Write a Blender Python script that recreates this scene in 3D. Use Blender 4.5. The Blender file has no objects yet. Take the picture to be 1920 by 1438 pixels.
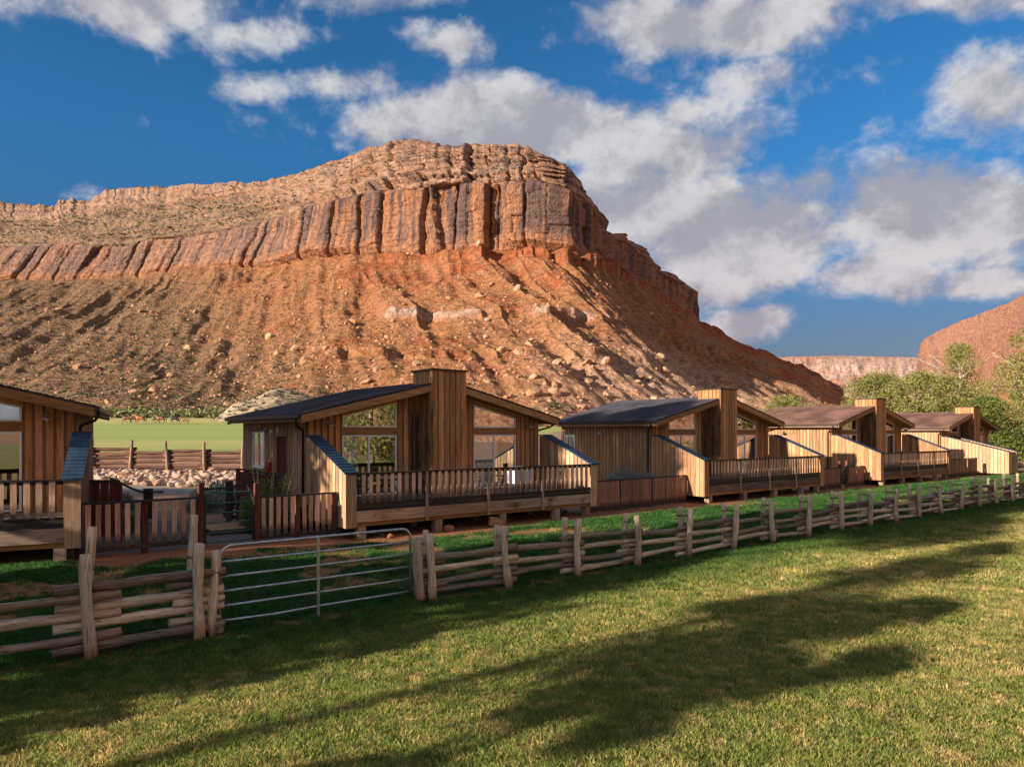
import bpy, math, random
import numpy as np
from mathutils import Vector, Matrix, Euler

random.seed(7)
rng = np.random.default_rng(11)
SC = bpy.context.scene
COL = SC.collection
F, HZ, CAMZ = 1330.0, 810.0, 3.3          # focal length and horizon row of the 1920 px frame, camera height

# ------------------------------------------------------------------ camera
cam = bpy.data.cameras.new('camera')
cam.sensor_width = 36.0
cam.lens = 36.0 * F / 1920.0
cam.shift_y = (HZ - 719.0) / 1920.0
cam.clip_start, cam.clip_end = 0.1, 12000
camo = bpy.data.objects.new('camera', cam)
COL.objects.link(camo)
camo.location = (0, 0, CAMZ)
camo.rotation_euler = (math.radians(90), 0, 0)
SC.camera = camo

# ------------------------------------------------------------------ light
SUN_EL = math.radians(17.5)
LH = Vector((-0.82, -0.573)).normalized()                # horizontal direction towards the sun
sunvec = Vector((LH.x * math.cos(SUN_EL), LH.y * math.cos(SUN_EL), math.sin(SUN_EL)))
sd = bpy.data.lights.new('sun', 'SUN')
sd.energy, sd.angle, sd.color = 2.95, math.radians(0.6), (1.0, 0.84, 0.66)
suno = bpy.data.objects.new('sun', sd)
COL.objects.link(suno)
suno.rotation_euler = sunvec.to_track_quat('Z', 'Y').to_euler()
suno.location = (0, 0, 60)
VS = SC.view_settings
VS.view_transform, VS.look, VS.gamma, VS.exposure = 'Standard', 'None', 1.0, 1.74
VS.use_curve_mapping = False
SC.cycles.max_bounces = 6
SC.cycles.diffuse_bounces = 4
SC.cycles.glossy_bounces = 3
SC.cycles.transparent_max_bounces = 8
SC.cycles.sample_clamp_indirect = 4
SC.cycles.use_denoising = True


# ------------------------------------------------------------------ node helpers
class NT:
    def __init__(s, nt):
        s.nt = nt
        nt.nodes.clear()

    def n(s, typ, **kw):
        x = s.nt.nodes.new(typ)
        for k, v in kw.items():
            setattr(x, k, v)
        return x

    def put(s, sock, v):
        if v is None:
            return
        if isinstance(v, bpy.types.NodeSocket):
            s.nt.links.new(v, sock)
        else:
            if isinstance(v, (tuple, list)) and len(v) == 3 and sock.type == 'RGBA':
                v = (*v, 1.0)
            sock.default_value = v

    def m(s, op, a, b=None, c=None, clamp=False):
        x = s.n('ShaderNodeMath', operation=op, use_clamp=clamp)
        s.put(x.inputs[0], a); s.put(x.inputs[1], b); s.put(x.inputs[2], c)
        return x.outputs[0]

    def vm(s, op, a, b=None, scale=None):
        x = s.n('ShaderNodeVectorMath', operation=op)
        s.put(x.inputs[0], a); s.put(x.inputs[1], b)
        if scale is not None:
            s.put(x.inputs['Scale'], scale)
        return x.outputs['Value'] if op in ('LENGTH', 'DOT_PRODUCT', 'DISTANCE') else x.outputs[0]

    def mix(s, f, a, b, mode='MIX'):
        x = s.n('ShaderNodeMix', data_type='RGBA', blend_type=mode)
        x.clamp_factor = True
        s.put(x.inputs[0], f); s.put(x.inputs[6], a); s.put(x.inputs[7], b)
        return x.outputs[2]

    def noise(s, vec, scale, detail=4.0, rough=0.55, dist=0.0, w=None):
        x = s.n('ShaderNodeTexNoise')
        if w is not None:
            x.noise_dimensions = '4D'
            s.put(x.inputs['W'], w)
        s.put(x.inputs['Vector'], vec)
        x.inputs['Scale'].default_value = scale
        x.inputs['Detail'].default_value = detail
        x.inputs['Roughness'].default_value = rough
        x.inputs['Distortion'].default_value = dist
        return x.outputs[0]

    def voro(s, vec, scale, feature='F1', rand=1.0):
        x = s.n('ShaderNodeTexVoronoi', feature=feature)
        s.put(x.inputs['Vector'], vec)
        x.inputs['Scale'].default_value = scale
        x.inputs['Randomness'].default_value = rand
        return x

    def ramp(s, f, lo, hi, a=0.0, b=1.0):
        x = s.n('ShaderNodeMapRange', interpolation_type='SMOOTHSTEP')
        s.put(x.inputs[0], f)
        s.put(x.inputs[1], lo); s.put(x.inputs[2], hi)
        x.inputs[3].default_value, x.inputs[4].default_value = a, b
        return x.outputs[0]

    def scale(s, vec, xyz):
        return s.vm('MULTIPLY', vec, xyz)

    def bump(s, h, strength=0.5, dist=0.02):
        x = s.n('ShaderNodeBump')
        x.inputs['Strength'].default_value = strength
        x.inputs['Distance'].default_value = dist
        s.put(x.inputs['Height'], h)
        return x.outputs[0]

    def out(s, shader):
        o = s.n('ShaderNodeOutputMaterial')
        s.nt.links.new(shader, o.inputs[0])

    def bsdf(s, col, rough=0.8, normal=None, metal=0.0, spec=0.4):
        p = s.n('ShaderNodeBsdfPrincipled')
        s.put(p.inputs['Base Color'], col); s.put(p.inputs['Roughness'], rough)
        s.put(p.inputs['Metallic'], metal); s.put(p.inputs['Specular IOR Level'], spec)
        if normal is not None:
            s.put(p.inputs['Normal'], normal)
        return p.outputs[0]


def newmat(name):
    m = bpy.data.materials.new(name)
    m.use_nodes = True
    return m, NT(m.node_tree)


# ------------------------------------------------------------------ world: sky texture with cumulus clouds
wd = bpy.data.worlds.new('World')
SC.world = wd
wd.use_nodes = True
w = NT(wd.node_tree)
sky = w.n('ShaderNodeTexSky', sky_type='NISHITA')
sky.sun_disc = False
sky.sun_elevation = SUN_EL
sky.sun_rotation = math.atan2(LH.x, LH.y)
sky.altitude, sky.air_density, sky.dust_density, sky.ozone_density = 1300, 1.0, 0.3, 3.0
tc = w.n('ShaderNodeTexCoord').outputs['Generated']
sep = w.n('ShaderNodeSeparateXYZ'); w.put(sep.inputs[0], tc)
dx, dy, dz = sep.outputs
ysafe = w.m('MAXIMUM', dy, 0.05)
U, V = w.m('DIVIDE', dx, ysafe), w.m('DIVIDE', dz, ysafe)
comb = w.n('ShaderNodeCombineXYZ'); w.put(comb.inputs[0], U); w.put(comb.inputs[1], V)
UV = comb.outputs[0]
wn = w.n('ShaderNodeTexNoise'); wn.inputs['Scale'].default_value = 5.0; wn.inputs['Detail'].default_value = 3
w.put(wn.inputs['Vector'], tc)
warp = w.vm('MULTIPLY', w.vm('SUBTRACT', wn.outputs['Color'], (0.5, 0.5, 0.5)), (0.16, 0.09, 0.0))
UVw = w.vm('ADD', UV, warp)
blobs = [(270, 10, 330, 65, .85), (480, 60, 130, 55, .7), (700, -15, 260, 45, .75), (860, 90, 110, 50, .62), (780, 50, 60, 40, .5),
         (650, 165, 190, 50, .56), (520, 170, 70, 40, .5), (980, 250, 420, 95, 1.25), (1270, 290, 150, 80, 1.0), (1200, 400, 240, 90, 1.15),
         (720, 250, 150, 60, .9), (1370, 40, 260, 75, 1.0), (1760, 0, 300, 50, .95), (1860, 170, 160, 130, .95), (1640, 160, 60, 40, .30),
         (1400, 440, 270, 120, 1.35), (1760, 410, 290, 120, 1.4), (1620, 520, 200, 65, .9), (1830, 525, 140, 45, .85),
         (1410, 605, 120, 55, 1.0), (1330, 620, 80, 40, .8), (130, 368, 110, 30, .5), (1210, 150, 90, 50, .48), (1420, 140, 110, 50, .45),
         (1100, 60, 90, 60, .4), (1320, 510, 190, 60, .9), (1520, 370, 110, 70, .8), (1180, 330, 160, 90, .9), (110, 90, 50, 40, .3)]
acc = None
for bx_, by_, rx, ry, st in blobs:
    c = ((bx_ - 960) / F, (HZ - by_) / F, 0)
    d = w.vm('LENGTH', w.vm('MULTIPLY', w.vm('SUBTRACT', UVw, c), (F / rx, F / ry, 0)))
    t = w.m('MULTIPLY', w.m('SUBTRACT', 1.25, d, clamp=True), st)
    acc = t if acc is None else w.m('MAXIMUM', acc, t)
front = w.ramp(dy, 0.1, 0.35)
acc = w.m('MULTIPLY', acc, front)
# unseen rest of the sky: cloud cover thickened to add neutral fill light
rest = w.ramp(w.noise(tc, 2.3, 3.0, 0.5), 0.34, 0.54, 0.0, 1.2)
rest = w.m('MULTIPLY', rest, w.m('SUBTRACT', 1.0, front))
base = w.m('ADD', acc, rest)
cv = w.scale(tc, (1.0, 1.0, 1.25))
def cloud_density(vec):
    n1 = w.noise(vec, 8.5, 10.0, 0.61, 0.12)
    n2 = w.noise(vec, 2.6, 2.0, 0.5)
    k = w.m('ADD', w.m('MULTIPLY', w.m('SUBTRACT', n1, 0.5), 2.5), w.m('MULTIPLY', w.m('SUBTRACT', n2, 0.5), 0.6))
    return w.m('ADD', base, k)
den = cloud_density(cv)
den2 = cloud_density(w.vm('ADD', cv, (-0.022, -0.0, 0.05)))
alpha = w.ramp(den, 0.20, 0.84)
lit = w.ramp(w.m('SUBTRACT', den, den2), -0.30, 0.42)
thick = w.ramp(den, 0.5, 1.5)
ccol = w.mix(lit, (0.34, 0.345, 0.41), (0.66, 0.655, 0.67))
ccol = w.mix(w.m('MULTIPLY', thick, 0.30), ccol, (0.40, 0.40, 0.45))
warmc = w.ramp(V, 0.0, 0.38)
ccol = w.mix(w.m('SUBTRACT', 1.0, warmc), ccol, (1.06, 0.93, 0.93), 'MULTIPLY')
skyc = w.vm('MULTIPLY', sky.outputs[0], (0.100, 0.28, 0.365))
skyc = w.mix(w.ramp(dz, 0.0, 0.40, 1.0, 0.0), skyc, (1.25, 0.27, 0.19), 'MULTIPLY')
b1 = w.n('ShaderNodeBackground'); w.put(b1.inputs[0], skyc); b1.inputs[1].default_value = 0.115
b2 = w.n('ShaderNodeBackground'); w.put(b2.inputs[0], ccol); b2.inputs[1].default_value = 0.315
mx = w.n('ShaderNodeMixShader')
w.put(mx.inputs[0], w.m('MULTIPLY', alpha, w.ramp(dz, -0.02, 0.03)))
w.put(mx.inputs[1], b1.outputs[0]); w.put(mx.inputs[2], b2.outputs[0])
wo = w.n('ShaderNodeOutputWorld'); w.nt.links.new(mx.outputs[0], wo.inputs[0])
wd.cycles.sampling_method = 'MANUAL'
wd.cycles.sample_map_resolution = 512


# ------------------------------------------------------------------ numpy noise
def _h(ix, iy, iz, seed):
    h = (ix.astype(np.uint32) * np.uint32(374761393) + iy.astype(np.uint32) * np.uint32(668265263)
         + iz.astype(np.uint32) * np.uint32(2147483647 & 1274126177) + np.uint32(seed * 97 + 13))
    h = (h ^ (h >> np.uint32(13))) * np.uint32(1274126177)
    h = h ^ (h >> np.uint32(16))
    return (h & np.uint32(0xFFFFFF)).astype(np.float64) / 0xFFFFFF


def vnoise(x, y, z=0.0, seed=0):
    x, y, z = np.broadcast_arrays(np.asarray(x, float), np.asarray(y, float), np.asarray(z, float))
    fx, fy, fz = np.floor(x), np.floor(y), np.floor(z)
    ix, iy, iz = fx.astype(np.int64) + 1048576, fy.astype(np.int64) + 1048576, fz.astype(np.int64) + 1048576
    u, v, w_ = x - fx, y - fy, z - fz
    u, v, w_ = [a * a * (3 - 2 * a) for a in (u, v, w_)]
    def L(a, b, t): return a + (b - a) * t
    with np.errstate(over='ignore'):
        c = [[[_h(ix + i, iy + j, iz + k, seed) for k in (0, 1)] for j in (0, 1)] for i in (0, 1)]
    r = L(L(L(c[0][0][0], c[1][0][0], u), L(c[0][1][0], c[1][1][0], u), v),
          L(L(c[0][0][1], c[1][0][1], u), L(c[0][1][1], c[1][1][1], u), v), w_)
    return r * 2 - 1


def fbm(x, y, z=0.0, oct=4, seed=0, gain=0.5):
    a, s, t = 1.0, 0.0, 0.0
    for o in range(oct):
        s = s + a * vnoise(x * 2 ** o, y * 2 ** o, np.asarray(z) * 2 ** o, seed + o * 7)
        t += a
        a *= gain
    return s / t


def sst(x, a, b):
    t = np.clip((np.asarray(x, float) - a) / (b - a), 0, 1)
    return t * t * (3 - 2 * t)


# ------------------------------------------------------------------ object helpers
def tag(o, label=None, cat=None, group=None, kind=None):
    if label: o['label'] = label
    if cat: o['category'] = cat
    if group: o['group'] = group
    if kind: o['kind'] = kind
    return o


def link(name, me, mat=None, parent=None):
    o = bpy.data.objects.new(name, me)
    COL.objects.link(o)
    if mat is not None and me is not None and not me.materials:
        me.materials.append(mat)
    if parent is not None:
        o.parent = parent
    return o


def empty(name, loc=(0, 0, 0), rz=0.0):
    o = bpy.data.objects.new(name, None)
    COL.objects.link(o)
    o.location = loc
    o.rotation_euler = (0, 0, rz)
    o.empty_display_size = 0.3
    return o


class MB:
    """collects simple shapes for one mesh object"""
    def __init__(s):
        s.v, s.f = [], []

    def add(s, vs, fs):
        k = len(s.v)
        s.v += [tuple(p) for p in vs]
        s.f += [tuple(i + k for i in f) for f in fs]
        return s

    def box(s, x0, x1, y0, y1, z0, z1):
        return s.hexa([(x0, y0, z0), (x1, y0, z0), (x1, y1, z0), (x0, y1, z0), (x0, y0, z1), (x1, y0, z1), (x1, y1, z1), (x0, y1, z1)])

    def hexa(s, p):
        return s.add(p, [(0, 3, 2, 1), (4, 5, 6, 7), (0, 1, 5, 4), (1, 2, 6, 5), (2, 3, 7, 6), (3, 0, 4, 7)])

    def beam(s, a, b, wd_, ht):
        a, b = Vector(a), Vector(b)
        d = (b - a).normalized()
        up = Vector((0, 0, 1)) if abs(d.z) < 0.95 else Vector((1, 0, 0))
        r = d.cross(up).normalized() * wd_ / 2
        q = r.cross(d).normalized() * ht / 2
        return s.hexa([a - r - q, a + r - q, b + r - q, b - r - q, a - r + q, a + r + q, b + r + q, b - r + q])

    def prism(s, poly, axis, a0, a1):
        """poly: list of 2D points; axis 'x': points are (y,z), 'y': (x,z), 'z': (x,y)"""
        def P(q, a):
            return {'x': (a, q[0], q[1]), 'y': (q[0], a, q[1]), 'z': (q[0], q[1], a)}[axis]
        n = len(poly)
        return s.add([P(q, a0) for q in poly] + [P(q, a1) for q in poly],
                     [tuple(range(n))[::-1], tuple(range(n, 2 * n))] + [(i, (i + 1) % n, n + (i + 1) % n, n + i) for i in range(n)])

    def tube(s, pts, rad, n=8, caps=True):
        pts = [Vector(p) for p in pts]
        if not hasattr(rad, '__len__'):
            rad = [rad] * len(pts)
        k = len(s.v)
        prev = None
        for i, p in enumerate(pts):
            d = (pts[min(i + 1, len(pts) - 1)] - pts[max(i - 1, 0)]).normalized()
            if prev is None:
                prev = d.orthogonal().normalized()
            prev = (prev - d * prev.dot(d)).normalized()
            q = d.cross(prev)
            for j in range(n):
                a = 2 * math.pi * j / n
                s.v.append(tuple(p + (prev * math.cos(a) + q * math.sin(a)) * rad[i]))
        for i in range(len(pts) - 1):
            for j in range(n):
                s.f.append((k + i * n + j, k + i * n + (j + 1) % n, k + (i + 1) * n + (j + 1) % n, k + (i + 1) * n + j))
        if caps:
            s.f.append(tuple(k + j for j in range(n))[::-1])
            e = k + (len(pts) - 1) * n
            s.f.append(tuple(e + j for j in range(n)))
        return s

    def mesh(s, name, smooth=False):
        me = bpy.data.meshes.new(name)
        me.from_pydata(s.v, [], s.f)
        if smooth:
            me.polygons.foreach_set('use_smooth', [True] * len(me.polygons))
        me.update()
        return me

    def build(s, name, mat, parent=None, smooth=False):
        return link(name, s.mesh(name, smooth), mat, parent)


def fastmesh(name, V_, Q, smooth=False):
    """V_: (n,3) array, Q: (m,k) array of equal sized faces"""
    me = bpy.data.meshes.new(name)
    V_ = np.asarray(V_, np.float32); Q = np.asarray(Q, np.int32)
    k = Q.shape[1]
    me.vertices.add(len(V_)); me.vertices.foreach_set('co', V_.ravel())
    me.loops.add(Q.size); me.loops.foreach_set('vertex_index', Q.ravel())
    me.polygons.add(len(Q))
    me.polygons.foreach_set('loop_start', np.arange(0, Q.size, k, dtype=np.int32))
    me.polygons.foreach_set('loop_total', np.full(len(Q), k, np.int32))
    if smooth:
        me.polygons.foreach_set('use_smooth', np.ones(len(Q), bool))
    me.update(calc_edges=True)
    return me


def setcol(me, name, arr):
    a = me.color_attributes.new(name, 'FLOAT_COLOR', 'POINT')
    c = np.ones((len(arr), 4), np.float32); c[:, :arr.shape[1]] = arr
    a.data.foreach_set('color', c.ravel())


def gridfaces(nr, nc):
    i = np.arange(nr - 1)[:, None] * nc + np.arange(nc - 1)[None, :]
    return np.stack([i, i + 1, i + nc + 1, i + nc], -1).reshape(-1, 4)


def copy_tree(o, parent=None):
    c = o.copy(); COL.objects.link(c); c.parent = parent
    for ch in list(KIDS.get(o.name, [])):
        d = ch.copy(); COL.objects.link(d); d.parent = c
        for g in list(KIDS.get(ch.name, [])):
            e = g.copy(); COL.objects.link(e); e.parent = d
    return c


KIDS = {}
def index_kids():
    KIDS.clear()
    for o in bpy.data.objects:
        if o.parent is not None:
            KIDS.setdefault(o.parent.name, []).append(o)


# ------------------------------------------------------------------ materials
def wood(name, dark, light, axis='z', stain=0.25, grey=0.0, hearth=False, rough=0.82, splash=False, band=7.0):
    m, t = newmat(name)
    co = t.n('ShaderNodeTexCoord').outputs['Object']
    oi = t.n('ShaderNodeObjectInfo').outputs['Random']
    sc = {'z': (9, 9, .55), 'x': (.55, 9, 9), 'y': (9, .55, 9)}[axis]
    wv = t.m('MULTIPLY', oi, 37.0)
    grain = t.noise(t.scale(co, sc), band / 3, 6, .62, .6, w=wv)
    fine = t.noise(t.scale(co, tuple(a * 4 for a in sc)), 3.2, 3, .6, w=wv)
    col = t.mix(t.ramp(grain, .28, .72), dark, light)
    col = t.mix(t.m('MULTIPLY', t.ramp(fine, .45, .7), .35), col, tuple(c * .55 for c in dark))
    # board to board difference
    k = t.m('ADD', .70, t.m('MULTIPLY', oi, .62))
    kk = t.n('ShaderNodeCombineXYZ')
    oi2 = t.m('FRACT', t.m('MULTIPLY', oi, 13.7))
    t.put(kk.inputs[0], k); t.put(kk.inputs[1], t.m('MULTIPLY', k, t.m('ADD', .94, t.m('MULTIPLY', oi2, .12)))); t.put(kk.inputs[2], t.m('MULTIPLY', k, t.m('ADD', .86, t.m('MULTIPLY', oi2, .28))))
    col = t.mix(1.0, col, kk.outputs[0], 'MULTIPLY')
    # knots
    vo = t.voro(t.scale(co, {'z': (4.5, 4.5, 2.2), 'x': (2.2, 4.5, 4.5), 'y': (4.5, 2.2, 4.5)}[axis]), 1.3)
    knot = t.ramp(vo.outputs['Distance'], .045, .11, 1.0, 0.0)
    col = t.mix(t.m('MULTIPLY', knot, .75), col, tuple(c * .22 for c in dark))
    if grey:
        g = t.ramp(t.noise(t.scale(co, tuple(.25 * a for a in sc)), 1.6, 4, .6, w=wv), .42, .68)
        col = t.mix(t.m('MULTIPLY', g, grey), col, (.235, .225, .215))
    if stain:
        g = t.ramp(t.noise(t.scale(co, {'z': (2.2, 2.2, .5), 'x': (.8, 2, 2), 'y': (2, .8, 2)}[axis]), 1.0, 5, .65, .4, w=t.m('MULTIPLY', oi, 3.0)), .52, .72)
        col = t.mix(t.m('MULTIPLY', g, stain), col, (.018, .018, .02))
    if splash:      # rot and algae at the feet of outdoor boards
        sp = t.n('ShaderNodeSeparateXYZ'); t.put(sp.inputs[0], co)
        g = t.m('MULTIPLY', t.ramp(t.m('ADD', sp.outputs[2], t.m('MULTIPLY', t.noise(co, 7, 3), -.35)), .0, .22, 1.0, 0.0), .82)
        col = t.mix(g, col, (.02, .02, .022))
    if hearth:      # weather stain beside the chimney, a shape of its own on every cabin
        sp = t.n('ShaderNodeSeparateXYZ'); t.put(sp.inputs[0], co)
        dxx = t.m('ABSOLUTE', t.m('SUBTRACT', sp.outputs[0], 4.22))
        nn = t.noise(t.scale(co, (3, 3, .8)), 1.5, 4, .6)
        g = t.m('MULTIPLY', t.ramp(t.m('ADD', dxx, t.m('MULTIPLY', nn, .5)), .36, .62, 1.0, 0.0), t.ramp(sp.outputs[2], 3.6, 4.9, 1.0, 0.0))
        col = t.mix(t.m('MULTIPLY', g, .9), col, (.012, .014, .02))
    b = t.bump(t.m('ADD', grain, t.m('MULTIPLY', fine, .5)), .55, .012)
    t.out(t.bsdf(col, rough, b, spec=.25))
    return m


def plain(name, col, rough=.6, metal=0.0, var=.15, scale=6.0, spec=.4, bump=.15):
    m, t = newmat(name)
    co = t.n('ShaderNodeTexCoord').outputs['Object']
    n_ = t.noise(co, scale, 5, .6)
    c = t.mix(t.ramp(n_, .3, .7), tuple(x * (1 - var) for x in col), tuple(min(1, x * (1 + var)) for x in col))
    t.out(t.bsdf(c, rough, t.bump(n_, bump, .01), metal, spec))
    return m


WGABLE = wood('gable_cedar', (.31, .13, .055), (.66, .34, .16), 'z', stain=.45, hearth=True)
WSIDE = wood('side_cedar', (.30, .165, .090), (.66, .42, .245), 'z', stain=.45, grey=.25)
WTRIM = wood('trim_timber_x', (.26, .12, .05), (.50, .27, .13), 'x', stain=.25)
WTRIMY = wood('trim_timber_y', (.20, .11, .06), (.42, .26, .15), 'y', stain=.5, grey=.3)
WBACK = wood('backing_board', (.13, .06, .028), (.26, .13, .065), 'z', stain=.3)
WSBACK = wood('side_backing_board', (.16, .10, .06), (.36, .24, .145), 'z', stain=.3)
WRAILD = wood('blackened_rail', (.022, .020, .021), (.085, .068, .06), 'x', stain=.3)
WBAL = wood('baluster_pine', (.50, .32, .22), (.82, .57, .41), 'z', stain=.12, splash=True)
WRIM = wood('rim_timber', (.26, .16, .11), (.58, .40, .29), 'x', stain=.85, grey=.5)
WGOLD = wood('golden_beam', (.25, .12, .035), (.46, .26, .09), 'x', stain=.2)
WPLANK = wood('deck_plank', (.09, .075, .07), (.26, .20, .165), 'x', stain=.5)
WPOST = wood('deck_post', (.22, .14, .09), (.50, .36, .25), 'z', stain=.55, grey=.4)
WRED = wood('red_brown_post', (.075, .020, .014), (.19, .062, .040), 'z', stain=.35)
WPICK = wood('picket_board', (.42, .23, .155), (.74, .47, .34), 'z', stain=.2, splash=True)
WPICKD = wood('dark_picket_board', (.20, .095, .065), (.46, .26, .18), 'z', stain=.3, splash=True)
WHITE = plain('white_vinyl', (.74, .76, .78), .35, var=.05)
WHITEP = plain('painted_concrete', (.62, .60, .56), .8)
DARKM = plain('dark_gutter_metal', (.045, .030, .026), .45, .3)
LAMPM = plain('galvanised_lamp', (.62, .62, .62), .32, .85, var=.1)
GALV = plain('galvanised_steel', (.42, .45, .50), .38, .75, var=.25, scale=9)
GREENM = plain('green_painted_steel', (.035, .115, .105), .42, .2, var=.25)
BLACKM = plain('black_metal', (.02, .02, .022), .4, .5)
WIREM = plain('rusty_wire', (.05, .03, .022), .6, .6)
REDM = plain('extinguisher_red', (.42, .02, .015), .3, var=.1)
BLUEC = plain('pale_blue_cover', (.48, .60, .72), .8, var=.1)
LIMB = plain('bark_pale', (.42, .36, .28), .9, var=.35, scale=4, bump=.6)
BARK = plain('bark_dark', (.14, .11, .085), .9, var=.35, scale=4, bump=.6)


def glassmat():
    m, t = newmat('window_glass')
    g = t.n('ShaderNodeBsdfGlossy'); g.inputs['Color'].default_value = (.92, .95, .97, 1); g.inputs['Roughness'].default_value = .015
    tr = t.n('ShaderNodeBsdfTransparent'); tr.inputs['Color'].default_value = (.80, .86, .88, 1)
    co = t.n('ShaderNodeTexCoord').outputs['Object']
    nb = t.bump(t.noise(co, 1.1, 1), .10, .02)
    t.put(g.inputs['Normal'], nb)
    x = t.n('ShaderNodeMixShader'); x.inputs[0].default_value = .50
    t.nt.links.new(tr.outputs[0], x.inputs[1]); t.nt.links.new(g.outputs[0], x.inputs[2])
    t.out(x.outputs[0])
    return m
GLASS = glassmat()
CURT = plain('curtain_cloth', (.72, .82, .92), .9, var=.12, scale=3)


def shinglemat(name, a, b):
    m, t = newmat(name)
    co = t.n('ShaderNodeTexCoord').outputs['Object']
    br = t.n('ShaderNodeTexBrick')
    sw = t.n('ShaderNodeSeparateXYZ'); t.put(sw.inputs[0], co)
    cb = t.n('ShaderNodeCombineXYZ'); t.put(cb.inputs[0], sw.outputs[1]); t.put(cb.inputs[1], sw.outputs[0])
    t.put(br.inputs['Vector'], cb.outputs[0])
    br.inputs['Color1'].default_value = (*a, 1); br.inputs['Color2'].default_value = (*b, 1)
    br.inputs['Mortar'].default_value = (*[x * .4 for x in a], 1)
    br.inputs['Scale'].default_value = 1.0; br.inputs['Mortar Size'].default_value = .012
    br.inputs['Brick Width'].default_value = .30; br.inputs['Row Height'].default_value = .14
    n_ = t.noise(co, 60, 3, .7)
    c = t.mix(t.m('MULTIPLY', n_, .6), br.outputs[0], tuple(x * .45 for x in a))
    c = t.mix(t.ramp(t.noise(co, .7, 4, .6), .35, .7), c, tuple(x * 1.25 for x in b))
    t.out(t.bsdf(c, .75, t.bump(t.m('ADD', br.outputs['Fac'], n_), .5, .01), spec=.25))
    return m
SHING = shinglemat('roof_shingles', (.12, .064, .052), (.165, .088, .07))
SHING_SHADE = shinglemat('shaded_roof_shingles', (.040, .040, .055), (.065, .060, .078))  # brown shingles again, blue shade painted into the colour for the near roofs
SHINGB = shinglemat('cap_shingles', (.016, .045, .090), (.026, .062, .12))


def logmat(name, axis, bark=False):
    m, t = newmat(name)
    co = t.n('ShaderNodeTexCoord').outputs['Object']
    oi = t.n('ShaderNodeObjectInfo').outputs['Random']
    wv = t.m('MULTIPLY', oi, 41.0)
    sc = {'x': (.6, 7, 7), 'z': (7, 7, .6)}[axis]
    g = t.noise(t.scale(co, sc), 3, 6, .65, .8, w=wv)
    col = t.mix(t.ramp(g, .3, .7), (.13, .088, .060) if bark else (.42, .285, .185), (.40, .30, .22) if bark else (.90, .71, .53))
    gr = t.ramp(t.noise(t.scale(co, (1, 1, 1)), 1.7, 4, .6, w=wv), .45, .62)
    col = t.mix(t.m('MULTIPLY', gr, .45), col, (.22, .19, .17) if bark else (.50, .45, .40))
    k = t.m('ADD', .72, t.m('MULTIPLY', oi, .42))
    col = t.mix(1.0, col, t.mix(k, (0, 0, 0), (1, 1, 1)), 'MULTIPLY')
    crack = t.ramp(t.noise(t.scale(co, tuple(x * 2.5 for x in sc)), 3.5, 3, .6, w=wv), .60, .66)
    col = t.mix(t.m('MULTIPLY', crack, .8), col, (.055, .038, .028))
    vo = t.voro(t.scale(co, {'x': (2, 6, 6), 'z': (6, 6, 2)}[axis]), 1.4)
    col = t.mix(t.ramp(vo.outputs['Distance'], .05, .13, .8, 0.0), col, (.09, .05, .03))
    if axis == 'z':   # red soil splashed on the foot of the posts
        sp = t.n('ShaderNodeSeparateXYZ'); t.put(sp.inputs[0], co)
        s_ = t.ramp(t.m('ADD', sp.outputs[2], t.m('MULTIPLY', t.noise(co, 5, 3), -.3)), -.1, .16, 1.0, 0.0)
        col = t.mix(t.m('MULTIPLY', s_, .7), col, (.36, .15, .07))
    t.out(t.bsdf(col, .85, t.bump(t.m('SUBTRACT', g, crack), .8, .012), spec=.2))
    return m
LOGX, LOGZ = logmat('weathered_log_rail', 'x'), logmat('weathered_log_post', 'z')
LOGXB, LOGZB = logmat('barked_log_rail', 'x', True), logmat('barked_log_post', 'z', True)
LOGBACK = wood('brown_log', (.065, .032, .024), (.19, .10, .068), 'x', stain=.3)


def leafmat(name, a, b, trans=.35, hue=0.0):
    m, t = newmat(name)
    geo = t.n('ShaderNodeNewGeometry')
    rnd = geo.outputs['Random Per Island']
    n_ = t.noise(geo.outputs['Position'], .45, 3, .6)
    col = t.mix(t.m('ADD', t.m('MULTIPLY', rnd, .6), t.m('MULTIPLY', t.ramp(n_, .3, .7), .4)), a, b)
    d = t.n('ShaderNodeBsdfPrincipled'); t.put(d.inputs['Base Color'], col); d.inputs['Roughness'].default_value = .6
    d.inputs['Specular IOR Level'].default_value = .25
    tl = t.n('ShaderNodeBsdfTranslucent'); t.put(tl.inputs[0], t.mix(1.0, col, (1.3, 1.35, .6), 'MULTIPLY'))
    x = t.n('ShaderNodeMixShader'); x.inputs[0].default_value = trans
    t.nt.links.new(d.outputs[0], x.inputs[1]); t.nt.links.new(tl.outputs[0], x.inputs[2])
    t.out(x.outputs[0])
    return m
LEAF_Y = leafmat('cottonwood_leaves', (.12, .14, .035), (.40, .38, .14))
LEAF_D = leafmat('dark_cottonwood_leaves', (.07, .10, .022), (.22, .26, .07))
LEAF_SAGE = leafmat('sage_leaves', (.13, .17, .15), (.30, .35, .34), .15)
LEAF_RAB = leafmat('rabbitbrush_leaves', (.08, .13, .045), (.24, .29, .12), .2)
LEAF_STRAW = leafmat('straw_stems', (.38, .36, .20), (.60, .56, .36), .2)
LEAF_THK = leafmat('thicket_leaves', (.10, .12, .05), (.27, .27, .13), .15)
LEAF_SCRUB = leafmat('scrub_leaves', (.055, .068, .035), (.17, .17, .085), .1)


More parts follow.
